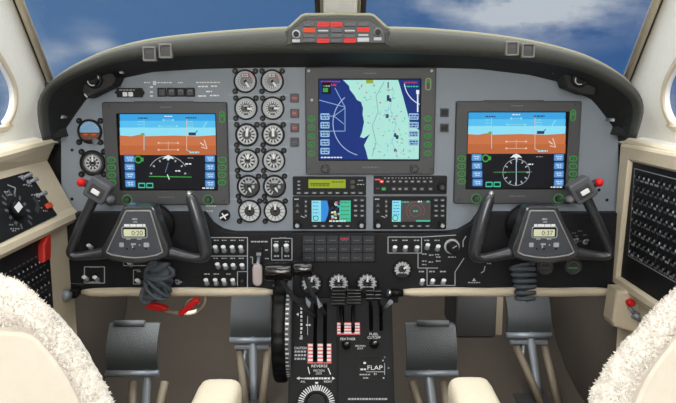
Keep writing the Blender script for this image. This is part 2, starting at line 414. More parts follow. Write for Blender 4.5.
# ============================================================ MAIN PANEL
PAN = [(62, 213), (61, 176), (61, 138), (68, 125), (86, 99), (112, 86), (120, 78), (152, 71), (200, 68), (290, 66), (338, 65.5), (390, 66), (480, 68), (530, 74), (562, 82), (570, 90), (590, 97), (604, 114), (618, 134), (619, 176), (618, 213),
       (478, 213), (471, 221), (458, 229), (444, 231), (232, 231), (219, 228), (210, 220), (204, 213)]
m = MB(); m.prism(MAIN, pp(MAIN, PAN), -.014, 0, grayp, .001)
# small white lettering and placards belonging to the panel paint
for x0, x1, y in ((144, 150, 82.5), (154, 172, 82.6), (178, 183, 82.6), (196, 220, 82.4)): m.dashes(MAIN, x0, x1, y, 1, .0003, white, 3)
for x0, x1, y in ((150, 154, 87), (150, 153, 92), (150, 153, 96), (198, 208, 86.5), (211, 217, 86.2), (206, 212, 91.5), (198, 207, 96), (210, 219, 95.5)): m.dashes(MAIN, x0, x1, y, 1.4, .0003, white, 5, 1.5, 5)
m.rect(MAIN, 153, 81, 156, 85, .0003, white)
for k in range(6): m.stroke(MAIN, [(227 + 1.5, 95 + 26 * k), (289, 95 + 26 * k)], .5, .0003, grayw) if k < 5 else 0
m.dashes(MAIN, 206, 216, 206, 1.2, .0003, white, 8); m.dashes(MAIN, 206, 214, 211, 1, .0003, white, 8)
for x, y in ((72, 199), (607, 200), (599, 190), (72, 150)): m.knob(MAIN, x, y, 1.6, 0, .001, blk)
ip = tag(m.build('instrument_panel'), 'light gray painted instrument panel holding the screens and round gauges', 'instrument panel')

# air vents tucked under the hood
VP = Plane((0, 1.435, 0), (1, 0, 0), (0, 0, 1))
for L_ in (True, False):
    side = 'left' if L_ else 'right'
    t = thing('air_vent', f'black swivelling air vent under the {side} end of the glareshield hood', 'air vent', VP.at(95 if L_ else 579, 95), 'hood air vents')
    hx = [(82, 91), (85, 78), (97, 72), (112, 73), (116, 78), (112, 86), (98, 92.5), (86, 98.5)] if L_ else [(563, 75), (566, 71), (582, 71), (593, 77), (597, 86), (595, 95), (586, 95), (568, 88)]
    m = MB(); m.prism(VP, pp(VP, hx), -.055, .0, recess, .003); m.build('vent_housing', t)
    x, y = (95, 80) if L_ else (579, 79)
    m = MB(); m.lathe(VP.at(x, y), VP.n, [(.016, -.002), (.018, .006), (.014, .010), (.011, .006), (.006, .004)], blk, 24); m.build('vent_nozzle', t)
    m = MB(); m.arc(VP, x - 1, y + 1, 4.4, 150, 300, 1.1, .0108, grayw); m.arc(VP, x + 3, y - 2, 2.2, -60, 120, .9, .0108, grayw); m.build('vent_glint', t)  # glints on the nozzle, drawn as gray arcs
    if L_: m = MB(); m.stroke(VP, [(84.5, 94), (87.5, 97.5)], 1.6, .0005, grayw); m.build('latch', t)
for x, y in ((61.5, 117), (121, 72), (553, 72), (613, 120)):
    m = MB(); m.knob(Plane((0, 1.45, 0), (1, 0, 0), (0, 0, 1)), x, y, 1.7, -.03, .002, grayw, n=12); m.build('screw', gs)

# ---------------------------------------------------------------- gauges
NUM = ['top', 'second', 'third', 'fourth', 'fifth', 'bottom']
def gauge(x, y, r, name, label, cat, grp, kind, seed=0, ears=(0, 1, 2), pl=MAIN, needle=0):
    t = thing(name, label, cat, pl.at(x, y - 0 + r), grp); k = pl.s(x, y); rnd = random.Random(seed)
    m = MB(); o = pl.at(x, y); R = r * k
    m.lathe(o, pl.n, [(R, -.02), (R, .003), (R * .97, .0055), (R * .88, .006), (R * .86, .0035), (R * .86, .002)], blk, 36, cap1=False)
    for e in ears:
        ex, ey = ((-1, -1), (1, -1), (-1, 1), (1, 1))[e]; q = r * .86
        m.knob(pl, x + ex * q, y + ey * q, 2.9 * r / 12, -.002, .0035, blk, n=14)
    m.build('bezel', t)
    for e in ears:
        ex, ey = ((-1, -1), (1, -1), (-1, 1), (1, 1))[e]; q = r * .88; m = MB(); m.knob(pl, x + ex * q, y + ey * q, 1.1, .003, .0045, dkgray, n=10); m.build('screw', t)
    m = MB(); h = .0021
    fr = r * .86
    base = {'torque': ringw, 'itt': ringw, 'prop': dial, 'clock': ringw, 'fuel': dial, 'oil': ringw, 'alt': dial, 'att': dial, 'small': dial}[kind]
    m.poly(pl, circ(pl, x, y, fr), h, base)
    if kind in ('torque', 'itt', 'clock', 'oil'):
        inn = {'torque': .74, 'itt': .68, 'clock': .74, 'oil': .7}[kind] * fr
        m.poly(pl, circ(pl, x, y, inn), h + .0002, dialg if kind == 'torque' else dial)
    if kind == 'torque':
        m.rect(pl, x - 4, y - 7.4, x + 4, y - 3.4, h + .0004, wine); m.dashes(pl, x - 3.4, x + 3.4, y - 6.3, 1, h + .0005, white, seed); m.dashes(pl, x - 3.4, x + 3, y - 4.6, .8, h + .0005, white, seed)
        m.arc(pl, x, y, fr * .86, 20, 80, 1, h + .0004, redl); m.ticks(pl, x, y, fr * .5, fr * .72, 120, 330, 12, .9, h + .0004, tickw)
    elif kind == 'itt':
        m.ticks(pl, x, y, fr * .48, fr * .74, -150, 150, 15, 1.2, h + .0004, tickw); m.rect(pl, x - 2.8, y - 3.4, x + 2.6, y - 1.6, h + .0004, ringw); m.rect(pl, x - 3, y + 3.6, x + 2.5, y + 5, h + .0004, ringw)
    elif kind == 'prop':
        m.arc(pl, x, y, fr * .86, 0, 360, 1.6, h + .0003, ringw); m.ticks(pl, x, y, fr * .45, fr * .92, 20, 340, 13, 1.4, h + .0004, tickw)
    elif kind == 'clock':
        m.ticks(pl, x, y, fr * .3, fr * .7, 15, 345, 11, 1.5, h + .0004, tickw)
    elif kind == 'fuel':
        m.arc(pl, x, y, fr * .88, 200, 430, 1.4, h + .0003, ringw); m.rect(pl, x - 3.2, y - 6, x + 3.2, y - 3, h + .0004, ringw); m.ticks(pl, x, y, fr * .5, fr * .8, 200, 420, 9, 1.2, h + .0004, grayw); m.rect(pl, x + 3.4, y - 1, x + 6, y + 2, h + .0004, grayw)
    elif kind == 'oil':
        m.ticks(pl, x, y, fr * .52, fr * .98, 10, 350, 14, 2.2, h + .0004, tickw)
    elif kind == 'alt':
        m.arc(pl, x, y, fr * .62, 0, 360, .8, h + .0003, tickw); m.ticks(pl, x, y, fr * .3, fr * .58, 0, 324, 10, 1.6, h + .0004, tickw); m.ticks(pl, x, y, fr * .64, fr * .8, 0, 352, 40, .5, h + .0004, tickw)
    elif kind == 'att':
        c = circ(pl, x, y, fr * .94, 40); cy = pl.px(x, y + .5)[1]
        m.poly(pl, [p for p in c if p[1] >= cy], h + .0003, M('horizon_blue', (122, 170, 214), .4)); m.poly(pl, [p for p in c if p[1] < cy], h + .0003, M('horizon_brown', (108, 66, 48), .4))
        m.stroke(pl, [(x - fr * .9, y + .5), (x + fr * .9, y + .5)], .8, h + .0005, tickw); m.ticks(pl, x, y, fr * .7, fr * .92, -60, 60, 7, .8, h + .0005, tickw)
        m.stroke(pl, [(x - 6, y + 3), (x - 2, y + 3)], 1, h + .0007, amb); m.stroke(pl, [(x + 2, y + 3), (x + 6, y + 3)], 1, h + .0007, amb)
    elif kind == 'small':
        m.arc(pl, x, y, fr * .7, -130, 130, 2.4, h + .0003, grayw); m.ticks(pl, x, y, fr * .45, fr * .95, -130, 130, 11, 1.1, h + .0005, tickw); m.dashes(pl, x - 4, x + 4, y + 3.5, 1.2, h + .0004, grayw, seed)
    m.build('dial_face', t)
    if kind != 'att':
        m = MB(); a = math.radians(needle); d = V((math.sin(a), math.cos(a))); e = V((d.y, -d.x)); c = V(pl.px(x, y)); L1 = fr * k * .8; wd = (1.7 if kind != 'prop' else 2.2) * k
        if kind in ('itt', 'oil', 'fuel'): L1 *= .9
        m.prism(pl, [tuple(c - d * L1 * .2 - e * wd * .5), tuple(c - d * L1 * .2 + e * wd * .5), tuple(c + d * L1 * .6 + e * wd * .6), tuple(c + d * L1), tuple(c + d * L1 * .6 - e * wd * .6)], .0029, .0035, white)
        m.knob(pl, x, y, 1.5, .0028, .0042, blk if kind != 'prop' else white, n=12); m.build('needle', t)
    else:
        m = MB(); m.knob(pl, x + 7, y + 9.5, 3.2, .004, .012, midgray); m.build('adjust_knob', t)
        m = MB(); m.prism(pl, pp(pl, [(x - 5, y + 8), (x + 3, y + 8), (x + 5, y + 10), (x - 6, y + 10)]), .003, .004, blk); m.build('cage_bar', t)
    return t
rows6 = [('torque', 245.3, 272.2, 81.2, 142), ('itt', 246, 272.8, 108.2, 92), ('prop', 246.9, 273.2, 134.8, 0), ('clock', 247.6, 273.8, 160.5, 0), ('fuel', 248.5, 274.5, 186.2, 150), ('oil', 249.7, 275.3, 211, 0)]
for i, (k, xa, xb, y, nd) in enumerate(rows6):
    for side, x in (('left', xa), ('right', xb)):
        gauge(x, y, 11.7, 'engine_gauge', f'round white-scaled engine gauge, {NUM[i]} row of the {side} gauge column', 'gauge', 'engine gauges in two columns', k, i * 2 + (side == 'left'), needle=nd + (6 if side == 'left' else 0))
gauge(90, 131.5, 12.4, 'attitude_gauge', 'small round blue and brown horizon gauge left of the left screen', 'gauge', None, 'att', 1, (0, 1, 2, 3))
gauge(93, 163, 13, 'altimeter_gauge', 'round black altimeter with white numerals below the small horizon gauge', 'gauge', None, 'alt', 2, (0, 1, 2, 3), needle=2)

# ---------------------------------------------------------------- displays
def display(name, label, bz, sc, hump=True):
    x0, y0, x1, y1 = bz; t = thing(name, label, 'screen', MAIN.at((x0 + x1) / 2, y1))
    m = MB(); m.ring(MAIN, rr(MAIN, *bz, 2), rr(MAIN, *sc, .3), -.004, .011, bezel, .002)
    m.ring(MAIN, inset(rr(MAIN, *sc, .3), -.0025), rr(MAIN, *sc, .3), .004, .0115, blk, .001)
    cx = (x0 + x1) / 2
    if hump: m.prism(MAIN, pp(MAIN, [(x0 + 26, y0 + 1), (x0 + 30, y0 - 1), (x1 - 36, y0 - 1), (x1 - 32, y0 + 1)]), -.003, .010, bezel)
    m.dashes(MAIN, cx - 6, cx + 6, (y0 + sc[1]) / 2 - (1 if hump else 0), 1.2, .0113, midgray, 4); m.dashes(MAIN, cx - 8, cx + 8, (y1 + sc[3]) / 2, 1.4, .0113, midgray, 6)
    m.build('bezel', t); return t
def ovalbtn(t, x, y, w=4.4, h=3.1):
    m = MB(); m.ring(MAIN, rr(MAIN, x - w, y - h, x + w, y + h, h), rr(MAIN, x - w + 1.2, y - h + 1.2, x + w - 1.2, y + h - 1.2, h), .010, .0125, grn, .0004)
    m.prism(MAIN, rr(MAIN, x - w + 1.2, y - h + 1.2, x + w - 1.2, y + h - 1.2, h), .010, .0135, dkgray, .0008); m.rect(MAIN, x - 1.4, y - .5, x + 1.4, y + .5, .0137, grn)
    m.build('bezel_button', t)
def bknob(t, x, y, r=4.6):
    m = MB(); m.arc(MAIN, x, y, r, 0, 360, 1, .0114, grn); m.knob(MAIN, x, y, r * .75, .010, .022, dkgray, n=30, mod=lambda i: 1 - .06 * (i % 2)); m.stroke(MAIN, [(x, y), (x + 1.6, y - 1.6)], .8, .0222, grn); m.build('rotary_knob', t)
def softkey(m, x0, y, x1, h, seed):
    m.rect(MAIN, x0 - .6, y - 4.1, x1 + .6, y + 4.1, h, keyd, 1.2); m.rect(MAIN, x0, y - 3.2, x1, y + 3.2, h + .0002, key, 1); m.dashes(MAIN, x0 + 2, x1 - 1.5, y - .9, 1.2, h + .0004, keyl, seed); m.dashes(MAIN, x0 + 3, x1 - 2, y + 1.2, 1.1, h + .0004, keyl, seed + 1)
def pfd(name, label, bz, sc, full_rose):
    t = display(name, label, bz, sc); H = .003; x0, y0, x1, y1 = sc; W = x1 - x0; Hh = y1 - y0; cx = x0 + W * .5
    X = lambda f: x0 + W * f; Y = lambda f: y0 + Hh * f
    m = MB(); m.prism(MAIN, rr(MAIN, x0 - .5, y0 - .5, x1 + .5, y1 + .5), -.003, H, scrb)
    for a, b, mt in ((0, .09, sky0), (.09, .18, sky1), (.18, .295, sky2)): m.rect(MAIN, x0, Y(a), x1, Y(b), H + .0002, mt)
    m.rect(MAIN, x0, Y(.295), x1, Y(.42), H + .0002, grd); m.rect(MAIN, x0, Y(.42), x1, Y(.545), H + .0002, grd2)
    h = H + .0005
    m.poly(MAIN, pp(MAIN, [(X(0), Y(.3)), (X(0), Y(.285)), (X(.12), Y(.295)), (X(.2), Y(.275)), (X(.26), Y(.295)), (X(.55), Y(.285)), (X(.8), Y(.295)), (X(1), Y(.28)), (X(1), Y(.3))]), h - .0001, grd)
    m.poly(MAIN, pp(MAIN, [(X(.2), Y(.29)), (X(.23), Y(.25)), (X(.255), Y(.255)), (X(.26), Y(.29))]), h, M('lit_olive', (120, 140, 50), emit=1)); m.rect(MAIN, X(.71), Y(.245), X(.785), Y(.285), h, mapd)
    m.stroke(MAIN, [(X(.78), Y(.25)), (X(.8), Y(.22))], .8, h, mapd)
    for f, wd in ((.08, .05), (.16, .09), (.235, .06), (.385, .1), (.475, .1)):
        m.stroke(MAIN, [(cx - W * wd, Y(f)), (cx + W * wd, Y(f))], .5, h, scrp if f > .3 else cyan)
        for sx in (-1, 1): m.rect(MAIN, cx + sx * W * wd - 1, Y(f) - 1, cx + sx * W * wd + 1, Y(f) + 1, h, scrp if f > .3 else cyan, .9)
    m.stroke(MAIN, [(cx, Y(.36)), (cx, Y(.48))], .4, h, scrp)
    for x in (.25, .69): m.stroke(MAIN, [(X(x), Y(.07)), (X(x), Y(.48))], .6, h, scrp if x > .5 else cyan)
    m.dashes(MAIN, X(.19), X(.29), Y(.055), 1.3, h, mapd, 1); m.dashes(MAIN, X(.68), X(.79), Y(.05), 1.3, h, mapd, 2); m.dashes(MAIN, X(.46), X(.54), Y(.03), 1, h, scrw, 2)
    for i in range(4): m.dashes(MAIN, X(.19), X(.24), Y(.1 + .04 * i), .8, h, cyan, i); m.dashes(MAIN, X(.7), X(.76), Y(.1 + .035 * i), .8, h, cyan, i)
    m.stroke(MAIN, [(X(.84), Y(.22)), (X(.9), Y(.1))], 1.1, h, cyan); m.stroke(MAIN, [(X(.83), Y(.38)), (X(.87), Y(.42))], .8, h, scrw); m.stroke(MAIN, [(X(.87), Y(.34)), (X(.9), Y(.46))], 1.1, h, scrp); m.stroke(MAIN, [(X(.84), Y(.44)), (X(.9), Y(.46))], 1, h, scrp)
    m.dashes(MAIN, X(.72), X(.82), Y(.51), 1.8, h, cyan, 3); m.stroke(MAIN, [(X(.69), Y(.48)), (X(.76), Y(.52))], .6, h, cyan)
    # compass rose
    if full_rose:
        ry = Y(.79); R = W * .135; m.arc(MAIN, cx, ry, R, 0, 360, .5, h, scrd, 40); m.ticks(MAIN, cx, ry, R * .76, R * .96, 0, 330, 12, 1.2, h, scrd); m.stroke(MAIN, [(cx - W * .23, ry), (cx + W * .16, ry - .4)], .9, h, grn); m.stroke(MAIN, [(cx, ry - R), (cx, ry + R)], .6, h, keyl)
        m.dashes(MAIN, cx + 12, cx + 17, ry - 8, 1.2, h, scrw, 2)
    else:
        ry = Y(.83); R = W * .21; m.arc(MAIN, cx, ry, R, -60, 60, .6, h, scrd, 30); m.ticks(MAIN, cx, ry, R * .8, R * .9, -80, 80, 7, 1.5, h, scrd); m.stroke(MAIN, [(cx - W * .2, ry), (cx + W * .24, ry + .6)], .9, h, scrg); m.stroke(MAIN, [(cx - 1, ry - 2), (cx + 1, ry + 3)], 1, h, scrw); m.stroke(MAIN, [(cx, ry - 14), (cx - 3, ry - 4)], .5, h, key)
        m.dashes(MAIN, cx + 17, cx + 23, ry - 12.5, 1.3, h, scrw, 2); m.dashes(MAIN, cx + 7, cx + 12, ry - 5.5, 1.3, h, scrw, 2)
    m.poly(MAIN, pp(MAIN, [(cx - 6, Y(.6)), (cx - 3, Y(.56)), (cx, Y(.545)), (cx + 3, Y(.56)), (cx + 6, Y(.6)), (cx + 2, Y(.59)), (cx, Y(.62)), (cx - 2, Y(.59))]), h, scrw)
    m.arc(MAIN, X(.2) - 1, Y(.605), 3.2, 0, 360, 1.3, h, scrg); m.rect(MAIN, X(.225), Y(.58), X(.245), Y(.63), h, scrg)
    for xa in (0, 1): m.ring(MAIN, rr(MAIN, X(.19) + xa * 8, Y(.915), X(.19) + xa * 8 + 7, Y(.985), .8), rr(MAIN, X(.19) + xa * 8 + .9, Y(.93), X(.19) + xa * 8 + 6.1, Y(.97), .5), h - .0002, h, teal)
    for i, f in enumerate((.595, .705, .815, .925)):
        softkey(m, X(.05) + i * .3, Y(f), X(.05) + 9.6 + i * .3, h, i); softkey(m, X(.985) - 9.8 - .9 * (3 - i) * 0, Y(f), X(.985) - .6, h, i + 9)
    m.dashes(MAIN, X(.85), X(.97), Y(.985), 1.2, h, scrw, 4); m.dashes(MAIN, X(.7), X(.77), Y(.585), .7, h, grayw, 4)
    m.build('screen_panel', t)
    bx0, by0, bx1, by1 = bz
    for f in (.605, .705, .805, .905):
        ovalbtn(t, (bx0 + x0) / 2 - .5 + f, Y(f), 4.2, 2.9); ovalbtn(t, (bx1 + x1) / 2 + .8 - f, Y(f), 4.2, 2.9)
    bknob(t, x0 + 8.5, (y1 + by1) / 2 + 2.3); bknob(t, x1 - 8, (y1 + by1) / 2 + 2.3)
    m = MB(); m.ring(MAIN, rr(MAIN, (bx1 + x1) / 2 - 2.8, y0 - 3, (bx1 + x1) / 2 + 2.8, y0 + 8.5, 2.8), rr(MAIN, (bx1 + x1) / 2 - 1.6, y0 - 1.8, (bx1 + x1) / 2 + 1.6, y0 + 7.3, 1.6), .010, .0128, grn, .0004); m.rect(MAIN, (bx1 + x1) / 2 - 1, y0, (bx1 + x1) / 2 + 1, y0 + 3, .013, grn); m.build('brightness_rocker', t)
    for sx, sy in ((bx0 + 4, by0 + 4), (bx1 - 4, by0 + 4), (bx0 + 4, by1 - 4), (bx1 - 4, by1 - 4)):
        m = MB(); m.knob(MAIN, sx, sy, 1.4, .010, .0122, dkgray, n=12); m.build('screw', t)
pfd('flight_display', 'lit left flight display with blue sky over orange ground', (106, 102, 228.8, 204), (120.3, 114, 217, 189), False)
pfd('flight_display', 'lit right flight display with blue sky over orange ground', (454.3, 101, 577.6, 203), (466.6, 112.3, 565, 188), True)

t = display('map_display', 'large center moving map screen showing dark blue sea and pale land', (305.7, 67.5, 434.6, 174), (319.3, 79.5, 419.3, 159.5), False)
H = .003; m = MB(); m.prism(MAIN, rr(MAIN, 318.8, 79, 419.8, 160), -.003, H, sea)
coast = [(343, 80), (349, 86), (350, 90), (354, 95), (357, 100), (361, 102), (363, 108), (362.5, 114), (364, 122), (362, 132), (360, 137), (364, 138), (370, 134), (367, 139), (364, 145), (366, 151), (368, 159)]
east = [(419, 159), (419, 130), (410, 124), (407, 112), (403, 97), (398, 80)]
la = coast + east
tri = geometry.tessellate_polygon([[V((*MAIN.px(*p), 0)) for p in la]]); idx = m.add([MAIN.to(*MAIN.px(*p), H + .0003) for p in la])
for q in tri: m.face([idx[i] for i in q], land)
h = H + .0006; rnd = random.Random(11)
for i in range(95):
    y = rnd.uniform(82, 157); xl = 346 + (y - 80) * .28 + 8; xr = 394 + (y - 80) * .3; x = rnd.uniform(xl, min(xr, 416)); a = rnd.uniform(0, 3.1)
    m.stroke(MAIN, [(x, y), (x + math.cos(a) * rnd.uniform(1, 3), y + math.sin(a) * rnd.uniform(1, 3))], rnd.uniform(.5, 1), h, rnd.choice((mapb, mapb, teal, redl2, M('lit_map_gray', (120, 150, 160), emit=1))))
for x, y, a, b in ((388, 98, 1.4, 3), (390, 100, 1.2, 2), (387, 116, 1.6, 2), (395, 135, 1.2, 2), (397, 137, 1.4, 2), (395, 150, 1.2, 1.5), (388, 85, .6, 3)): m.rect(MAIN, x - a, y - b, x + a, y + b, h, mapd, 1)
m.stroke(MAIN, [(384, 82), (376, 96), (378, 112), (372, 126), (376, 142), (372, 156)], .7, h, M('lit_map_gray'))
m.stroke(MAIN, [(394, 90), (390, 108), (396, 124), (392, 142), (398, 158)], .6, h, mapb)
m.arc(MAIN, 366, 123, 33, 195, 320, .8, h, M('lit_map_line', (150, 176, 210), emit=1), 40)
m.arc(MAIN, 430, 80, 26, 195, 262, .8, h, scrw, 20)
for l in ([(319, 100), (345, 107), (345, 131), (330, 131)], [(335, 88), (345, 107)], [(319, 131), (332, 131)], [(320, 116), (334, 116), (345, 108)], [(334, 116), (344, 124)]): m.stroke(MAIN, l, .6, h, mapb)
m.rect(MAIN, 322, 82, 331, 94, h, scrb); m.dashes(MAIN, 321, 340, 81.6, 1, h, redl2, 1); m.dashes(MAIN, 323, 330, 86, 1, h, scrw, 2); m.rect(MAIN, 323, 88, 328, 92, h + .0001, scrg); m.dashes(MAIN, 331, 337, 85, 1.6, h, redl2, 3)
m.rect(MAIN, 366, 80, 373, 83.4, h, lcd); m.dashes(MAIN, 404, 417, 82.5, 1.2, h, redl2, 5); m.dashes(MAIN, 404, 418, 86.5, 1.2, h, teal, 6); m.stroke(MAIN, [(417.5, 90), (417.5, 112)], 1.4, h, scrw); m.rect(MAIN, 416, 90, 419, 94, h + .0001, scrw)
for i in range(5):
    y = 116.5 + i * 8.6; m.rect(MAIN, 320.5, y - 3.2, 329.5, y + 3.2, h, mapb, .8); m.dashes(MAIN, 321.5, 329, y - 1, 1.4, h + .0002, keyd, i); m.dashes(MAIN, 322, 328.5, y + 1.4, 1.2, h + .0002, sea, i)
for i in range(4):
    y = 116.5 + i * 8.6; m.rect(MAIN, 408.5, y - 3.2, 418.4, y + 3.2, h, mapb, .8); m.dashes(MAIN, 409.5, 418, y - 1, 1.4, h + .0002, keyd, i); m.dashes(MAIN, 410, 417, y + 1.4, 1.2, h + .0002, sea, i)
m.dashes(MAIN, 321, 342, 157.3, 1.2, h, scrw, 7)
m.build('screen_panel', t)
for i in range(5): ovalbtn(t, 311.8, 118.5 + i * 8.6, 3.7, 2.7); ovalbtn(t, 427, 118.5 + i * 8.6, 3.7, 2.7)
for x in (325.5, 413.5):
    m = MB(); m.knob(MAIN, x, 168, 4.2, .010, .02, dkgray, n=30, mod=lambda i: 1 - .06 * (i % 2)); m.knob(MAIN, x, 168, 2.4, .02, .028, dkgray); m.build('rotary_knob', t)
m = MB(); m.ring(MAIN, rr(MAIN, 424.6, 78, 430.6, 90.5, 2.8), rr(MAIN, 425.8, 79.2, 429.4, 89.3, 1.6), .010, .0128, M('lit_rocker', (120, 140, 96), emit=.8), .0004); m.rect(MAIN, 426.6, 80, 428.6, 83, .013, grn); m.build('brightness_rocker', t)
for sx, sy in ((309, 71), (431, 71), (309, 169), (431, 169), (312, 100)):
    m = MB(); m.knob(MAIN, sx, sy, 1.5, .010, .0122, grayw if sy < 110 else dkgray, n=12); m.build('screw', t)

# ---------------------------------------------------------------- radios
def unit(name, label, cat, x0, y0, x1, y1):
    t = thing(name, label, cat, MAIN.at((x0 + x1) / 2, y1)); m = MB(); m.prism(MAIN, rr(MAIN, x0, y0, x1, y1, 1), -.012, .007, blackp, .001); m.build('case', t); return t
def pbtn(t, x, y, w, h, mt, nm='push_button', mk=None):
    m = MB(); m.prism(MAIN, rr(MAIN, x - w, y - h, x + w, y + h, .5), .006, .009, mt, .0005)
    if mk: m.rect(MAIN, x - w * .6, y - .5, x + w * .6, y + .5, .0092, mk)
    m.build(nm, t)
t = unit('transponder_radio', 'slim black radio with a yellow-green display in the left radio stack', 'radio', 293, 176.4, 366, 195)
m = MB(); m.prism(MAIN, rr(MAIN, 308.6, 179, 345.6, 187.6, .4), .003, .0074, lcd); m.rect(MAIN, 310, 182.5, 330, 184, .0077, lcdd); m.dashes(MAIN, 311, 330, 185, 1.3, .0077, lcdd, 1); m.dashes(MAIN, 332, 344, 181.5, 1.4, .0077, lcdd, 2); m.build('display_window', t)
for x in (299, 306.5, 314.5, 322, 330, 337.5, 345.5, 353, 360.5): pbtn(t, x, 192.4, 2.6, 1.1, dkgray, mk=grayw)
for y in (181, 184.6, 188.4): pbtn(t, 299, y, 1.8, 1.0, dkgray, mk=grayw)
for y in (181.5, 186.5): pbtn(t, 352.5, y, 2.2, 1.8, dkgray, mk=lcdd)
m = MB(); m.dashes(MAIN, 358, 364, 180, .9, .0073, grayw, 3); m.dashes(MAIN, 357, 364, 184, .9, .0073, grayw, 3); m.build('lettering', t)
def gps(label, x0, x1, sx0, sx1, kind):
    t = unit('navigation_radio', label, 'radio', x0, 196.2, x1, 228.6)
    H = .0074; h = H + .0003; m = MB(); m.prism(MAIN, rr(MAIN, sx0, 199.5, sx1, 221.5, .4), .003, H, scrb); W = sx1 - sx0; X = lambda f: sx0 + W * f
    if kind == 1:
        m.rect(MAIN, X(.02), 200, X(.25), 221, h, cyan); m.poly(MAIN, pp(MAIN, [(X(.25), 200), (X(.4), 200), (X(.44), 208), (X(.42), 214), (X(.35), 221), (X(.25), 221)]), h, blue); m.rect(MAIN, X(.7), 200, X(.98), 221, h, teal)
        rnd = random.Random(5)
        for i in range(22): x = rnd.uniform(.45, .7); y = rnd.uniform(201, 219); m.rect(MAIN, X(x) - 1.2, y - 1, X(x) + 1.2, y + 1, h + .0002, rnd.choice((lcdp, mapd, teal, cyan, redl2, lcd)), .5)
        m.arc(MAIN, X(.12), 217.6, 2.4, 0, 360, .8, h + .0003, grn); m.dashes(MAIN, X(.45), X(.85), 220.4, 1.4, h + .0003, scrw, 4)
        for i in range(5): m.dashes(MAIN, X(.74), X(.95), 202 + 4 * i, 1, h + .0003, grn, i); m.dashes(MAIN, X(.05), X(.2), 202 + 3.4 * i, .9, h + .0003, blue, i + 3)
    else:
        m.rect(MAIN, X(.02), 200, X(.24), 221, h, cyan); m.rect(MAIN, X(.25), 200.2, X(.98), 221, h, M('lit_radar', (52, 46, 46), emit=1))
        m.arc(MAIN, X(.6), 210.3, 5.6, 0, 360, .5, h + .0002, M('lit_radar_ring', (120, 70, 68), emit=1)); m.arc(MAIN, X(.6), 210.3, 9, -140, 120, .5, h + .0002, M('lit_radar_ring')); m.dashes(MAIN, X(.55), X(.66), 210.5, 1.6, h + .0003, teal, 1); m.dashes(MAIN, X(.26), X(.45), 201.5, 1.2, h + .0003, teal, 2); m.dashes(MAIN, X(.66), X(.76), 201, 1.4, h + .0003, scrw, 2); m.dashes(MAIN, X(.88), X(.97), 201, 1.8, h + .0003, teal, 2); m.rect(MAIN, X(.62), 219.5, X(.97), 221, h + .0003, teal)
        m.arc(MAIN, X(.1), 217.4, 2.6, 0, 360, .9, h + .0003, scrg)
        for i in range(5): m.dashes(MAIN, X(.05), X(.2), 202 + 3 * i, .9, h + .0003, blue, i)
    m.build('screen_panel', t)
    kx = 4.6
    for x in (x0 + kx, x1 - kx):
        m = MB(); m.knob(MAIN, x, 223.4, 4, .006, .014, blk, n=24, mod=lambda i: 1 - .05 * (i % 2)); m.knob(MAIN, x, 224.3, 2, .014, .020, grayw); m.build('rotary_knob', t)
    for i in range(5): pbtn(t, sx0 + 4 + i * (W - 8) / 4, 225.3, 2.4, 1, dkgray, mk=grayw)
    for y in (201, 205.5, 210.5, 215): pbtn(t, sx0 - 5, y, 1.3, 1.8, dkgray, mk=grayw)
    for y in (199.6, 205.3, 210, 215): pbtn(t, x1 - 10.5, y, 2.1, 1.3, dkgray, mk=grayw); pbtn(t, x1 - 4, y, 2.1, 1.3, dkgray, mk=grayw)
    m = MB(); m.rect(MAIN, x0 + 1.5, 198, x0 + 6, 199.3, .0073, grayw)
    for y in (204.5, 210.5): m.poly(MAIN, pp(MAIN, [(x0 + 4.5, y - 2), (x0 + 6.5, y + 1.6), (x0 + 2.5, y + 1.6)]), .0073, midgray)
    m.stroke(MAIN, [(x0 + 8, 215.5), (x0 + 12, 217)], .9, .0073, grayw); m.build('lettering', t)
gps('black navigation radio with a colorful map display, bottom of left radio stack', 293, 366, 311, 351.5, 1)
t = unit('audio_panel', 'slim black audio selector with two rows of buttons above the radar display', 'radio', 373.6, 175.6, 446.5, 193.6)
for i in range(9):
    pbtn(t, 381.5 + i * 6.1, 181, 1.9, 1.5, redlit if i == 0 else dkgray, mk=scrw if i == 0 else grayw)
for i, x in enumerate((383.5, 393.5, 399.6, 405.7, 414, 421.5, 430)): pbtn(t, x, 188.4, 2.2, 1.6, grn if i == 0 else dkgray, mk=grayw if i else teal)
m = MB(); m.knob(MAIN, 441, 186.5, 4.2, .006, .014, blk); m.knob(MAIN, 441, 186.5, 2.4, .014, .019, dkgray); m.build('rotary_knob', t)
m = MB(); m.rect(MAIN, 374.6, 178.4, 380, 179.8, .0073, redl); m.dashes(MAIN, 384, 432, 177.6, .8, .0073, grayw, 2, .8, 2, 2); m.dashes(MAIN, 376, 380, 188, 1.5, .0073, wine, 2); m.build('lettering', t)
gps('black navigation radio with a round radar picture, bottom of right radio stack', 373.2, 446, 391, 431, 2)

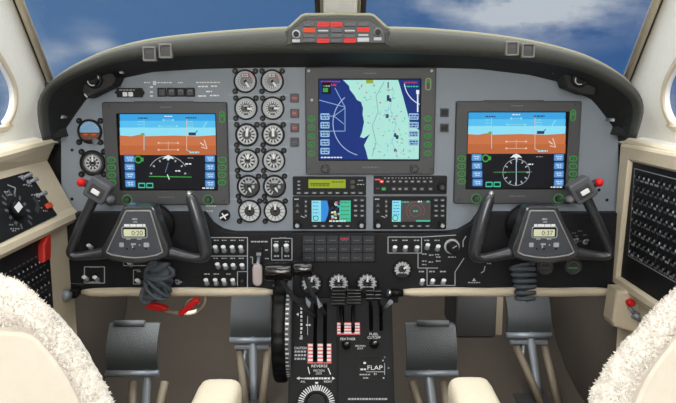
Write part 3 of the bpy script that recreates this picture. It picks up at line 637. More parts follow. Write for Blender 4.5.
# small square annunciator buttons
for i, (x, y) in enumerate(((294.8, 98), (294.8, 113.2), (294.8, 127.7), (294.8, 142))):
    t = thing('indicator_button', f'small square dark indicator button left of the map screen, {("topmost","second from top","third from top","lowest")[i]} of four', 'button', MAIN.at(x, y + 4.3), 'square buttons beside the map screen')
    m = MB(); m.prism(MAIN, rr(MAIN, x - 4.3, y - 4.3, x + 4.3, y + 4.3, .6), -.004, .005, dkgray, .001); m.build('frame', t)
    m = MB(); m.prism(MAIN, rr(MAIN, x - 2.9, y - 2.9, x + 2.9, y + 2.9, .4), .004, .006, wine if i < 3 else bezel, .0006); m.dashes(MAIN, x - 2, x + 2, y, 1, .0063, redl if i < 3 else midgray, i); m.build('lens', t)
for i, (x, y) in enumerate(((444.2, 112.6), (444.2, 127.7))):
    t = thing('indicator_button', f'small square black button left of the right flight display, {("upper","lower")[i]} one', 'button', MAIN.at(x, y + 4.3), 'square buttons beside the right display')
    m = MB(); m.prism(MAIN, rr(MAIN, x - 4.3, y - 4.2, x + 4.3, y + 4.2, .6), -.004, .005, dkgray, .001); m.build('frame', t)
    m = MB(); m.prism(MAIN, rr(MAIN, x - 3, y - 2.9, x + 3, y + 2.9, .4), .004, .006, blackp, .0006); m.stroke(MAIN, [(x, y - 2.6), (x, y + 2.6)], .5, .0063, dkgray); m.build('lens', t)
# strip above left display
t = thing('switch_strip', 'black strip with two white lit tiles above the left flight display', 'switch', MAIN.at(131, 97))
m = MB(); m.prism(MAIN, rr(MAIN, 117.3, 88, 143, 97.2, .8), -.004, .006, blackp, .001); m.build('case', t)
for x in (125.9, 131.6): 
    m = MB(); m.prism(MAIN, rr(MAIN, x - 2.3, 92, x + 2.3, 96.5, .6), .005, .0075, white, .0006); m.build('lit_tile', t)
m = MB(); m.knob(MAIN, 142.5, 92.5, 2.6, .005, .010, blk, n=14); m.knob(MAIN, 116.5, 92.5, 1.4, 0, .004, blk, n=10); m.dashes(MAIN, 120, 136, 90, .9, .0063, grayw, 2); m.build('screw', t)
for i, x in enumerate((162.3, 172, 181.3, 190.6)):
    t = thing('indicator_button', f'small black square button above left flight display, {("first","second","third","fourth")[i]} from left of four', 'button', MAIN.at(x, 96), 'row of buttons above the left display')
    m = MB(); m.prism(MAIN, rr(MAIN, x - 4.4, 87.8, x + 4.4, 96.6, .6), -.004, .005, blackp, .001); m.build('frame', t)
    m = MB(); m.prism(MAIN, rr(MAIN, x - 3, 89, x + 3, 95.4, .4), .004, .0058, dkgray, .0006); 
    if i: m.arc(MAIN, x, 92.2, 1.9, -90, 90, 1, .0061, midgray)
    m.build('lens', t)
# red knob and white dome on the panel lower left, small fan-marked knob
t = thing('panel_knob', 'gray dome knob on the panel just right of the left yoke grip', 'knob', MAIN.at(111, 203))
m = MB(); m.lathe(MAIN.at(111, 199.5), MAIN.n, [(.012, 0), (.012, .012), (.009, .02), (.004, .024)], midgray, 20); m.build('dome', t)
t = thing('selector_knob', 'black pointer selector knob with white marks right of the left yoke', 'knob', MAIN.at(225, 219))
m = MB(); m.lathe(MAIN.at(225, 215), MAIN.n, [(.013, 0), (.012, .012), (.010, .014)], blk, 24, mod=lambda i: 1 - .06 * (i % 2)); m.build('dial', t)
m = MB(); m.stroke(MAIN, [(221, 217), (229, 213)], 1.6, .0145, white); m.stroke(MAIN, [(223, 212), (227, 218)], 1.2, .0146, white); m.build('pointer', t)

# ============================================================ LOWER BLACK PANEL
LOWP = [(62, 289), (62, 213), (204, 213), (212, 224), (222, 230.5), (234, 233), (444, 233), (459, 231), (472, 224), (480, 213), (619, 213), (619, 289), (400, 289), (398, 303), (272, 303), (270, 289)]
sw = thing('switch_console', 'wide black lower switch panel under the gray instrument panel', 'control panel', LOW.at(340, 289))
m = MB(); m.prism(LOW, pp(LOW, LOWP), -.03, 0, blackp, .002)
H = .0004
def frame_line(x0, y0, x1, y1, w=.8): m.stroke(LOW, [(x0, y0), (x1, y0), (x1, y1), (x0, y1), (x0, y0)], w, H, grayw)
# left of centre markings
m.stroke(LOW, [(211, 237.5), (247.5, 237.5), (247.5, 288)], .9, H, grayw); m.stroke(LOW, [(211, 256), (247.5, 256)], .8, H, grayw); m.stroke(LOW, [(237.5, 286), (237.5, 271.5), (247, 271.5)], .8, H, grayw); m.stroke(LOW, [(250, 257), (252.5, 257), (252.5, 264), (258, 264)], .8, H, grayw)
m.dashes(LOW, 251, 268, 241.6, 1.4, H, grayw, 1)
for x in (216.3, 224.3, 233, 241.5): m.dashes(LOW, x - 2.5, x + 2.5, 240.3, 1.1, H, grayw, 1); m.dashes(LOW, x - 2.8, x + 2.8, 258.3, 1.1, H, grayw, 3)
for x in (207, 216.3, 229): m.dashes(LOW, x - 2.6, x + 2.6, 274, 1.2, H, grayw, 5)
frame_line(271.5, 238.3, 292, 260, .8); m.stroke(LOW, [(282, 247), (282, 260)], .7, H, grayw); m.dashes(LOW, 279, 286, 238, 1.3, H, grayw, 5)
for x in (276.5, 286.8): m.dashes(LOW, x - 2, x + 2, 241.6, 1, H, grayw, 5); m.dashes(LOW, x - 2.4, x + 2.4, 256, 1.6, H, grayw, 6)
m.dashes(LOW, 265, 269, 250, 1.2, H, grayw, 6); m.dashes(LOW, 265, 269, 258.5, 1.2, H, grayw, 6); m.dashes(LOW, 273, 280, 285.5, 1.4, H, grayw, 7)
# right of centre markings
frame_line(388, 237, 421.5, 253, .8); m.stroke(LOW, [(421.5, 237), (456, 235)], .8, H, grayw); m.stroke(LOW, [(418, 253), (418, 268), (438, 268)], .8, H, grayw); m.stroke(LOW, [(427, 268), (427, 285.4), (455, 285.4), (455, 272), (464, 258)], .8, H, grayw)
for x in (394.5, 405, 416.5, 427, 437): m.dashes(LOW, x - 2.6, x + 2.6, 240.3, 1.2, H, grayw, 8)
for x, y in ((424, 254), (431, 255), (437, 254.6), (424, 261), (430.5, 262), (438, 261), (424, 264.5), (438, 257)): m.dashes(LOW, x - 2, x + 2.4, y, 1.1, H, grayw, 9)
for x in (421.8, 432, 443): m.dashes(LOW, x - 3, x + 3, 271.5, 1.4, H, grayw, 9)
m.dashes(LOW, 468, 480, 282.5, 1.1, H, grayw, 3); m.poly(LOW, pp(LOW, [(474, 278), (476, 281), (472, 281)]), H, grayw); m.stroke(LOW, [(481, 273), (484, 271), (485, 266)], .9, H, grayw); m.dashes(LOW, 487, 492, 263.5, 1, H, grayw, 2); m.stroke(LOW, [(463, 247), (463, 241), (466, 236)], 1, H, grayw); m.dashes(LOW, 448, 457, 257, 1, H, grayw, 2)
# left bits
frame_line(84.5, 266.8, 104.5, 283, .9); m.dashes(LOW, 90, 99, 267, 1.2, H + .0002, grayw, 2); m.dashes(LOW, 89, 100, 282, 1.2, H + .0002, grayw, 3)
m.stroke(LOW, [(123.5, 260), (123.5, 265.5), (152, 265.5)], .8, H, grayw); m.stroke(LOW, [(140, 270), (133.5, 270), (133.5, 284), (140, 284)], .8, H, grayw); m.dashes(LOW, 137, 142, 271.5, 1, H, grayw, 5); m.dashes(LOW, 176, 182, 282, 1.2, H, grayw, 5)
for x, y in ((577, 236), (580, 231), (585, 235), (579, 241), (574, 233)): m.dashes(LOW, x - 2, x + 2, y, 1.2, H, midgray, 4)
m.stroke(LOW, [(64, 283), (84, 284)], .6, H, midgray)
m.build('face_plate', sw)
def toggle(x, y, up=True, L=7.5, wd=1.9, mt=white):
    L *= 1.2; wd *= 1.3; m = MB(); k = LOW.s(x, y); m.lathe(LOW.at(x, y + 2), LOW.n, [(2.6 * k, 0), (2.6 * k, .0025), (1.8 * k, .004)], steel, 14)
    a = LOW.at(x, y + 2, .003); b = LOW.at(x, y - L * .42, .016) if up else LOW.at(x, y + L * .5, .016)
    m.tube([a, a.lerp(b, .5), b.lerp(a, .08), b], [wd * k * .55, wd * k * .75, wd * k, wd * k * .7], mt, 10, flat=.8); m.build('toggle_switch', sw)
for x in (216.3, 224.3, 233, 241.5): toggle(x, 248.5)
for x, y in ((218.4, 264.5), (226, 265.4), (234, 265.3), (242.8, 265.3)): toggle(x, y, L=5)
for x in (207, 216.3, 224.7, 233.5): toggle(x, 281.2)
for x in (276.5, 286.8): toggle(x, 247.5, L=8.5, wd=2.1)
for x in (394.5, 405, 416.5): toggle(x, 247.6, L=5)
for x, y in ((427, 245.6), (437.3, 247)): toggle(x, y, L=5.4)
for x in (421.8, 432, 443): toggle(x, 281, L=6)
for x, y in ((91, 245.5), (139, 280), (131, 262.5), (86.5, 277), (97, 277)): toggle(x, y, L=4)
for x, y in ((178, 280), (575, 239), (585, 240)): toggle(x, y, L=3, wd=1.4, mt=midgray)
# dark square switch, rotary knob, round meter
m = MB(); m.prism(LOW, rr(LOW, 239, 276, 246, 284.5, .6), 0, .006, blk, .001); m.knob(LOW, 242.5, 280, 1.6, .005, .012, dkgray, n=12); m.build('press_switch', sw)
m = MB(); m.prism(LOW, rr(LOW, 255, 246.6, 263, 263, .8), 0, .004, blk, .001); m.prism(LOW, rr(LOW, 256.5, 252, 261.5, 255, .5), .003, .009, steel, .001); m.build('guard_slot', sw)
m = MB(); m.lathe(LOW.at(451.8, 246.4), LOW.n, [(.0175, 0), (.0175, .003), (.0155, .004)], grayw, 28); m.lathe(LOW.at(451.8, 246.4), LOW.n, [(.014, .003), (.013, .02), (.010, .022)], blk, 24, mod=lambda i: 1 - .05 * (i % 2)); m.stroke(LOW, [(451, 246), (455, 243.5)], 1, .0223, grayw); m.build('rotary_knob', sw)
m = MB(); m.knob(LOW, 94.5, 275.5, 3.4, 0, .010, blk, n=16); m.build('rotary_knob', sw)
for i, x in enumerate((545, 573)):
    m = MB(); m.lathe(LOW.at(x, 266.5), LOW.n, [(.019, 0), (.019, .003), (.016, .0045), (.015, .003)], dkgray, 28); m.dashes(LOW, x - 5, x + 5, 267.5, 1, .0046, grn if i else midgray, 2); m.arc(LOW, x, 266.5, 5.4, -80, 80, .9, .0046, midgray); m.build('vent_cap', sw)
# small round meter
t = gauge(402.3, 269, 9.8, 'temperature_gauge', 'small round brown-faced gauge with white ring on lower right switch panel', 'gauge', None, 'small', 3, (), LOW, 60)
# annunciator block
ab = thing('annunciator_block', 'dark block of small caption tiles below the two radio stacks', 'warning panel', LOW.at(338, 262))
m = MB(); m.prism(LOW, rr(LOW, 301, 234.6, 376, 262.6, .6), -.004, .002, blk, .0008); m.build('case', ab)
for c in range(6):
    for r_ in range(3):
        x = 308.6 + c * 12.0; y = 239.6 + r_ * 8.7; m = MB(); m.prism(LOW, rr(LOW, x - 5.6, y - 3.9, x + 5.6, y + 3.9, .4), .001, .0036, M('tile_gray', (50, 52, 58), .4, spec=.3), .0006)
        if c == 3 and r_ == 0: m.dashes(LOW, x - 4, x + 4, y - 1.2, 1.4, .0038, redl2, 2)
        m.dashes(LOW, x - 3, x + 3.5, y + .4, .9, .0038, M('caption_gray', (84, 86, 92), .4), c + r_); m.build('caption_tile', ab)
# pedestal gauges
for i, x in enumerate((311.2, 338.6, 367.2)):
    gauge(x, 283, 11.5, 'trim_gauge', f'round white-scaled gauge under the caption tiles, {("behind the power levers","above the propeller levers","above the condition levers")[i]}', 'gauge', 'three gauges under the caption block', 'small', 20 + i, (), LOW.up(.001), needle=(10, 0, 5)[i])

# padded beige edge rolls
for i, (x0, x1) in enumerate(((82, 273), (401, 617))):
    Y = 1.468; y = 292
    pts = [P(x0 + (x1 - x0) * k / 20, y + .3 * math.sin(k), Y) for k in range(21)]; k0 = Y / F
    m = MB(); rad = [4.7 * k0 * (.55 if k in (0, 20) else .9 if k in (1, 19) else 1) for k in range(21)]; m.tube(pts, rad, cream, 14)
    tag(m.build('edge_roll'), f'long beige padded roll along the lower edge of the switch panel, {"left" if i == 0 else "right"} of the pedestal', 'trim', 'beige edge rolls')
t = thing('pull_handle', 'short black pull handle with silver tip at the left end of right edge roll', 'handle', P(395, 296, 1.455))
m = MB(); m.tube([P(391, 293, 1.46), P(403, 293, 1.462)], .0085, blk, 12); m.build('grip', t)
m = MB(); m.tube([P(388, 292.5, 1.458), P(391.5, 293, 1.46)], [.009, .005], silver, 12); m.build('tip', t)
t = thing('parking_brake_knob', 'round silver pull knob below the lower left corner of the panel', 'knob', P(68, 299, 1.45))
m = MB(); o = P(67.5, 294.5, 1.44); m.lathe(o, (-.15, -1, .1), [(.006, -.04), (.006, .0), (.0125, .002), (.0135, .010), (.010, .015), (.004, .017)], steel, 22); m.build('knob_head', t)
m = MB(); m.lathe(P(75.5, 292, 1.465), (0, -1, 0), [(.0115, -.02), (.0115, .012), (.008, .015)], blk, 20); m.build('collar', t)

# landing gear handle
t = thing('landing_gear_handle', 'pearl white landing gear handle below its slot on the switch panel', 'lever', LOW.at(258, 285))
m = MB(); m.prism(Plane((0, 1.445, 0), (1, 0, 0), (0, 0, 1)), rr(Plane((0, 1.445, 0), (1, 0, 0), (0, 0, 1)), 252.6, 264, 262.3, 285.5, 4.6), -.006, .006, pinkm, .003); m.build('wheel_knob', t)
m = MB(); m.tube([LOW.at(259, 256, .002), P(258, 262, 1.455), P(257.5, 268, 1.447)], .004, steel, 10); m.build('stem', t)

pedp = M('pedestal_black_paint', (17, 18, 21), .55, bump=.08, scale=300, spec=.2); slotm = M('slot_black', (5, 5, 6), .9, spec=.05)
# ============================================================ PEDESTAL
pa, pb = P(340, 298, 1.468), P(340, 403, 1.355)
PED = Plane(pa, (1, 0, 0), pa - pb)
pd_ = thing('throttle_pedestal', 'black center pedestal with levers, trim wheel and white lettering between the seats', 'pedestal', (PED.at(340, 350).x, 1.40, FLOOR_Z))
xl, xr = PED.px(289.5, 345)[0], PED.px(393, 345)[0]
x0w, x1w = PED.to(xl, 0).x, PED.to(xr, 0).x
d = (pb - pa)
prof = [(pa.y, pa.z), (pa.y + d.y * .5 - .003, pa.z + d.z * .5), (pb.y, pb.z), (pa.y + d.y * 1.5, pa.z + d.z * 1.5 + .01), (pa.y + d.y * 1.55, FLOOR_Z), (1.62, FLOOR_Z), (1.62, pa.z - .02), (1.50, pa.z)]
m = MB(); m.exx(prof, x0w, x1w, pedp)
PF = PED.up(.004)
# markings live on two face plates
m.build('housing', pd_)
m = MB(); m.prism(PED, rr(PED, 289.8, 300, 337, 404, .5), -.004, .004, pedp, .001)
h = .0003
m.rect(PF, 307.5, 343.5, 312.8, 363, h, redl); m.rect(PF, 317.6, 343.5, 322.8, 363, h, redl); m.rect(PF, 327, 343.5, 331.4, 363, h, redl)
for i in range(5):
    for xa, xb in ((308.3, 312.8), (317.6, 322.8), (327, 330.8)): m.rect(PF, xa, 344.2 + i * 3.7, xb, 346.2 + i * 3.7, h + .0002, white)
m.stroke(PF, [(307.5, 363), (331.4, 363)], 1, h + .0003, redl)
m.text(PF, 'REVERSE', 319.5, 366, 2.6, h, white, 16); 
for i, tx in enumerate(('CAUTION', '', '', '')):
    y = 348 + i * 3.6
    if tx: m.text(PF, tx, 300.4, y, 2.4, h, white, 12)
    else: m.dashes(PF, 294.5, 306, y, 1.9, h, grayw, i)
m.stroke(PF, [(308, 367), (309.6, 374)], .9, h, white); m.stroke(PF, [(328, 368), (330.6, 374.5)], .9, h, white); m.text(PF, 'FRICTION', 319, 370.6, 2, h, white, 11); m.text(PF, 'LOCK', 319, 373.4, 2, h, white, 6)
m.stroke(PF, [(297, 378), (312, 379)], .9, h, white); m.dashes(PF, 305, 330, 378.4, 1.8, h, white, 7); m.poly(PF, pp(PF, [(296.5, 378.4), (299.5, 376.6), (299.5, 380)]), h, white); m.poly(PF, pp(PF, [(335, 378.4), (332, 376.6), (332, 380)]), h, white)
m.text(PF, 'AIL', 303, 381.6, 2, h, white, 5); m.text(PF, 'RIGHT', 328, 381.6, 2, h, white, 8); m.poly(PF, pp(PF, [(314.8, 382), (318.4, 382), (316.6, 386.5)]), h, white)
m.poly(PF, pp(PF, [(296.3, 314.3), (298.6, 312.8), (298.6, 316)]), h, white)
for i in range(9): m.dashes(PF, 300.4, 302.4, 304.5 + i * 4, 2.4, h, white if i % 4 else grayw, i)
m.stroke(PF, [(307.6, 316), (307.6, 335)], .6, h, grayw); m.dashes(PF, 306, 311, 325, 1.6, h, white, 4); m.dashes(PF, 299.5, 302.5, 338.5, 2, h, grayw, 4)
m.build('power_plate', pd_)
m = MB(); m.prism(PED, rr(PED, 338, 300, 392.6, 404, .5), -.004, .004, pedp, .001)
m.rect(PF, 335 + 2, 322.4, 360, 334.8, h, redl)
for i in range(4):
    for xa, xb in ((337.4, 340.6), (344, 351.4), (354.6, 359.4)): m.rect(PF, xa, 323.2 + i * 2.9, xb, 324.8 + i * 2.9, h + .0002, white)
m.text(PF, 'FEATHER', 348, 339, 2.4, h, white, 15); m.text(PF, 'FUEL', 374, 334.2, 2.4, h, white, 9); m.text(PF, 'CUTOFF', 374, 337.6, 2.4, h, white, 13)
m.text(PF, 'FRICTION', 360.3, 346, 1.7, h, white, 10); m.text(PF, 'LOCK', 360.3, 348.4, 1.7, h, white, 6)
m.text(PF, 'FLAP', 375, 367.6, 4.2, h, white, 15); m.rect(PF, 363.4, 362, 366, 364, h, white, .8); m.dashes(PF, 360.4, 366, 369.4, 1.7, h, white, 1); m.dashes(PF, 359.6, 371, 374.6, 1.3, h, grayw, 2); m.stroke(PF, [(366, 371.8), (384.5, 371.8)], .6, h, grayw); m.stroke(PF, [(384.6, 363), (384.6, 375)], .6, h, grayw); m.dashes(PF, 363, 369, 378, 1.1, h, grayw, 3); m.dashes(PF, 374, 376.5, 374, 2, h, grayw, 3)
for x, y in ((384.5, 357), (383, 360.6), (383.6, 378), (388.4, 368)): m.knob(PF, x, y, .9, 0, .0012, grayw, n=8)
m.dashes(PF, 348, 388, 399, 1.8, h, grayw, 8)
m.build('lever_plate', pd_)
# slots
for x, y0, y1 in ((315.2, 303, 361), (325, 303, 361), (342.4, 306, 333), (353, 306, 333), (371, 305, 331), (381, 305, 331)):
    m = MB(); m.prism(PF, rr(PF, x - 1.9, y0, x + 1.9, y1, 1.6), -.002, .0011, slotm); m.build('lever_slot', pd_)
def lever(name, base, kn, Yk, wl_, rl, mt=blk, arm=dkgray, ridges=0, thick=.0045, bend=0, up=.0):
    a = PED.at(*base, .002); b = P(*kn, Yk); R = MB()
    mid = a.lerp(b, .55) + V((bend, -.012, 0)); R.tube(smooth_path([a, mid, b], 5), thick, arm, 10, flat=1.6); o = R.build(name, pd_)
    k = MB(); n = 28; hw = wl_ * Yk / F / 2; rd = rl * Yk / F / 2; pr = [(rd * .5, -hw), (rd * .92, -hw + .001), (rd, -hw + .004)]
    if ridges:
        for i in range(ridges): f = -hw + .005 + (2 * hw - .01) * i / ridges; pr += [(rd, f), (rd, f + .0025), (rd * .9, f + .003), (rd * .9, f + .0036)]
    pr += [(rd, hw - .004), (rd * .92, hw - .001), (rd * .5, hw)]
    k.lathe(b, (1, 0, 0), pr, mt, n); k.build('knob', o); return o
lever('power_lever', (314.8, 316), (278.5, 271.5), 1.37, 28, 19, blkgl, dkgray, thick=.005, bend=-.01)
lever('power_lever', (325, 314), (303, 269), 1.37, 20.5, 17, blkgl, dkgray, thick=.005, bend=-.004)
def ribbed(name, base, kn, Yk, w, hgt, n):
    a = PED.at(*base, .002); b = P(*kn, Yk); R = MB(); R.tube([a, a.lerp(b, .6) + V((0, -.004, 0)), b], .003, blk, 8, flat=1.8); o = R.build(name, pd_)
    k = MB(); kk = Yk / F
    for i in range(n): k.box(b + V((0, 0, hgt * kk * (.5 - (i + .5) / n))), (w * kk * (1 - .05 * (i % 2)), .022 * (1 - .1 * abs(i - n / 2) / n * 2), hgt * kk / n * .84), blkgl, bev=.0012)
    k.box(b, (w * kk * .9, .018, hgt * kk), blk)
    k.build('knob', o)
for q_ in ([(305.5, 297), (311, 303), (309, 308.5), (306, 303)], [(316.5, 296), (322.5, 306), (318.5, 308.5), (317, 302)]):
    LP = Plane((0, 1.385, 0), (1, 0, 0), (0, 0, 1)); m = MB(); m.prism(LP, pp(LP, q_), -.006, .002, steel, .001); m.build('lever_highlight', pd_)  # steel bits in place of highlights on the power lever arms
ribbed('propeller_lever', (342.4, 326), (338.6, 297), 1.385, 14.5, 17.5, 5)
ribbed('propeller_lever', (353, 326), (354, 296.3), 1.385, 14, 17, 5)
ribbed('condition_lever', (371, 316), (369.6, 294.6), 1.40, 8.6, 12.5, 3)
ribbed('condition_lever', (381, 314), (377.6, 294.6), 1.40, 7, 11.5, 3)
m = MB(); m.tube([PED.at(383.5, 309, .0), P(387, 306, 1.42), P(391, 301.5, 1.41)], [.003, .004, .0055], steel, 10); m.build('flap_lever', pd_)
for x, y in ((346.3, 345), (374, 344)):
    m = MB(); m.lathe(PF.at(x, y), PF.n, [(.0105, 0), (.0095, .012), (.006, .018), (.003, .0195)], blkgl, 20); m.stroke(PF, [(x - .5, y - .2), (x + 2, y - 1)], .9, .020, grayw); m.build('friction_knob', pd_)
# flap box
m = MB(); m.ring(PF, rr(PF, 357.5, 356, 389, 381, 1), rr(PF, 359, 357.5, 387.5, 379.5, 1), -.0005, .0012, blk, .0004); m.build('flap_surround', pd_)
# aileron trim dial at the bottom
m = MB(); o = PF.at(316.5, 404); kk = PF.s(316, 400); m.lathe(o, PF.n, [(19.5 * kk, 0), (19 * kk, .004), (11.5 * kk, .006)], blackp, 48)
m.ticks(PF, 316.5, 404, 13, 18.4, -88, 88, 22, 1.1, .0066, white); m.rect(PF, 313.6, 386.8, 319.4, 391, .0067, grayw); m.build('trim_dial', pd_)
m = MB(); m.lathe(o, PF.n, [(11.5 * kk, .004), (10.8 * kk, .022), (9 * kk, .025)], blk, 28, mod=lambda i: 1 - .08 * (i % 2)); m.build('trim_dial_knob', pd_)
# trim wheel
wc = V((0, 1.455, P(280, 347, 1.34).z)); wl0 = P(271.2, 345, 1.345).x; wl1 = P(284.6, 345, 1.345).x
m = MB(); Rw = .118
m.lathe(V((wl0, wc.y, wc.z)), (1, 0, 0), [(Rw * .3, .004), (Rw * .86, .004), (Rw * .97, 0), (Rw, .006), (Rw, wl1 - wl0 - .006), (Rw * .97, wl1 - wl0), (Rw * .3, wl1 - wl0 - .003)], blk, 110, mod=lambda i: (1.0, 1.015, 1.0, .985)[i % 4])
m.build('trim_wheel', pd_)
m = MB(); wl2 = P(289.8, 345, 1.345).x
m.lathe(V((wl1 + .0005, wc.y, wc.z)), (1, 0, 0), [(Rw * .3, 0), (Rw * .95, 0), (Rw * .96, .001), (Rw * .96, wl2 - wl1 - .002), (Rw * .3, wl2 - wl1 - .002)], midgray, 90)
for i in range(-26, 27):
    a = math.pi + i * .047; r0 = Rw * .963; hw = .0013 if i % 3 else .0022; xx0 = wl1 + .0012; xx1 = wl2 - (.0035 if i % 3 else .0022)
    pts = [V((x, wc.y + r0 * math.cos(a + s * hw / Rw), wc.z + r0 * math.sin(a + s * hw / Rw))) for x, s in ((xx0, -1), (xx1, -1), (xx1, 1), (xx0, 1))]
    m.ngon(pts, white if i % 2 else dkgray)
m.build('trim_scale', pd_)

# ============================================================ YOKES
def yoke(sd):
    f = (lambda x: x) if sd < 0 else (lambda x: 680.4 - x)
    name = 'left' if sd < 0 else 'right'
    YK = Plane((0, 1.36, 0), (1, 0, 0), (0, 0, 1)); Q = lambda x, y, dy=0: P(f(x), y, 1.36 + dy)
    t = thing('control_yoke', f'black control yoke with a small clock in its pad, before the {name} flight display', 'yoke', Q(138, 262), 'control yokes')
    # horn handles: one swept body
    pa_ = [(97, 192, .0), (89, 209, .0), (81, 226, .0), (73.5, 243, .0), (70.5, 252, .0), (74, 256, .0), (86, 255.5, .004), (104, 253, .008), (120, 250, .01), (138, 249, .012), (156, 250, .01), (172, 253, .008), (190, 257, .004), (200, 258, .0), (205.5, 255, -.002), (205, 246, -.002), (201, 230, -.002), (196, 212, -.002), (191, 198, -.002), (189, 194, -.002)]
    rd = [5.4, 5.2, 5.0, 4.6, 4.3, 4.3, 4.8, 6.2, 7.6, 8.2, 7.6, 6.2, 5, 5, 5.8, 6.8, 7.4, 6.8, 5.2, 3]
    pts = smooth_path([Q(*p) for p in pa_], 4); rs = [x.x for x in smooth_path([(r, 0, 0) for r in rd], 4)]
    m = MB(); m.tube(pts, [r * 1.36 / F for r in rs], yokem, 16, flat=1.15); m.build('handlebar', t)
    # gloss highlight along the grip, built as a silver strip
    m = MB(); 
    m.tube([Q(x, y, -.0115) for x, y in ((201.5, 240), (197.5, 222), (193, 206))], .0012, silver, 6)
    m.build('grip_highlight', t, 'thin silver highlight strip')
    m = MB(); m.lathe(Q(189.5, 195, -.004), (0, -.6, .8), [(.006, -.004), (.006, .004), (.003, .009)], silver, 12); m.build('grip_tip_highlight', t)  # bright highlight at the grip tip, modelled in silver
    # pad
    pad = [(124, 208), (126, 205.2), (129, 204.2), (152, 204.2), (155.4, 205.2), (157.4, 208), (162, 222), (170.5, 247), (170.5, 252), (168, 255.5), (160, 258.5), (148, 261), (138, 261.6), (128, 261), (114, 258.5), (106.5, 255.5), (104, 252), (104, 247), (118.4, 222)]
    sg = pad if sd < 0 else [(f(x), y) for x, y in pad]
    q = pp(YK, sg); m = MB(); m.prism(YK, q, -.02, .018, yokem, .004); m.build('hub_pad', t)
    q = inset(pp(YK, [(125.8, 209), (128, 206.6), (153, 206.6), (155.4, 209), (167.4, 249), (167, 252), (160, 255.4), (148, 257.6), (138, 258.2), (128, 257.6), (114, 255.4), (107.4, 252), (107, 249)] if sd < 0 else [(f(x), y) for x, y in [(125.8, 209), (128, 206.6), (153, 206.6), (155.4, 209), (167.4, 249), (167, 252), (160, 255.4), (148, 257.6), (138, 258.2), (128, 257.6), (114, 255.4), (107.4, 252), (107, 249)]]), .0042)
    m = MB(); m.ring(YK, q, inset(q, .0026), .0175, .0192, silver, .0003); m.build('pad_outline', t)
    m = MB(); q2 = inset(q, .0026); m.poly(YK, q2, .0186, padm)
    C = 137.6 if sd < 0 else f(138.4)
    H = .0189
    m.dashes(YK, C - 2.6, C + 2.4, 217.4, 1.6, H, grayw, 1, 3, 5, .3); m.dashes(YK, C - 1.6, C + 2.4, 220.2, 1, H, grayw, 1, 3, 5)
    m.dashes(YK, C - 10.6, C + 10.4, 223.6, 2.6, H, white, 3, 3.2, 6.5, .5)
    m.dashes(YK, C - 8.6, C - 4.2, 237, 1.5, H, grayw, 3, 4, 5); m.dashes(YK, C + 2, C + 7, 237, 1.5, H, grayw, 3, 4, 5)
    m.rect(YK, C - 15.4, 240.6, C - 11, 245, H, grayw, .8); m.rect(YK, C - 4, 241.2, C + 1, 243, H, grayw, .4); m.rect(YK, C - 3, 243, C - 1.6, 246, H, grayw); m.rect(YK, C + 8.6, 240.6, C + 14, 245, H, grayw, .8); m.knob(YK, C + 4.6, 243, .8, .018, .0195, grayw, n=8)
    m.build('pad_face', t)
    m = MB(); m.ring(YK, rr(YK, C - 13, 224.6, C + 12.4, 236.2, 2.6), rr(YK, C - 12.2, 225.4, C + 11.6, 235.4, 2), .0184, .0205, grayw, .0003); m.prism(YK, rr(YK, C - 12.2, 225.4, C + 11.6, 235.4, 2), .018, .0192, blk); m.build('clock_bezel', t)
    m = MB(); sh = 0 if sd > 0 else 0; m.prism(YK, rr(YK, C - 11, 227.4, C + 9.8, 234.4, .8), .019, .0198, lcdp)
    m.text(YK, '0:20' if sd < 0 else '0:37', C + 2.4, 231, 4.6, .0201, bezel, 11); m.build('clock_display', t)
    for dx in (-11, -4, 8):
        m = MB(); m.knob(YK, C + dx + 3, 246.6, 1, .018, .0205, blk, n=10); m.build('clock_button', t)
    # switch head
    c = Q(98, 191, -.008); ang = math.radians(32 if sd < 0 else -32)
    Rm = Matrix.Rotation(-math.radians(30) * (1 if sd < 0 else -1), 3, 'Y')
    hp = Plane(c, Rm.transposed() @ V((1, 0, 0)), Rm.transposed() @ V((0, 0, 1))) if False else Plane(c, (math.cos(ang), 0, math.sin(-ang)), (math.sin(ang), 0, math.cos(ang)))
    kk = 1.36 / F
    def hr(w0, h0, w1, h1, r): 
        o_ = []
        for cx, cy, st in ((w1 - r, h0 + r, -90), (w1 - r, h1 - r, 0), (w0 + r, h1 - r, 90), (w0 + r, h0 + r, 180)):
            for i in range(5): a = math.radians(st + 90 * i / 4); o_.append(((cx + r * math.cos(a)) * kk, (cy + r * math.sin(a)) * kk))
        return o_
    m = MB(); m.prism(hp, hr(-11.5, -10, 11.5, 12.5, 3), -.016, .012, M('control_head_gray', (76, 79, 85), .45), .004); m.build('control_head', t)
    m = MB(); m.prism(hp, hr(-7.5, -5.5, 7.5, 6.5, 1), .011, .0135, dkgray, .001); m.prism(hp, hr(-4.2, -2.2, 4.2, 2.2, .6), .013, .018, white, .001); m.build('trim_rocker', t)
    m = MB(); rb = Q(81.5, 182.5, -.008); m.lathe(rb, (0, -1, .1), [(.007, -.012), (.0085, -.004), (.0085, .004), (.006, .009), (.002, .0105)], red, 20); m.build('disconnect_button', t, 'red round button')
    m = MB(); m.tube([rb + V((0, .006, 0)), c + V((0, 0, .004))], .008, dkgray, 12); m.build('button_stalk', t)
    m = MB(); m.lathe(Q(110, 199.5, -.004), (0, -1, .2), [(.009, -.012), (.009, .004), (.005, .010), (.002, .011)], midgray, 18); m.build('hat_switch', t)
    m = MB(); m.tube([Q(138, 236, .018), Q(138, 236, .06) * 1.0, V((Q(138, 236).x, 1.476, Q(138, 236).z))], [.03, .024, .024], blk, 24); m.build('column', t)
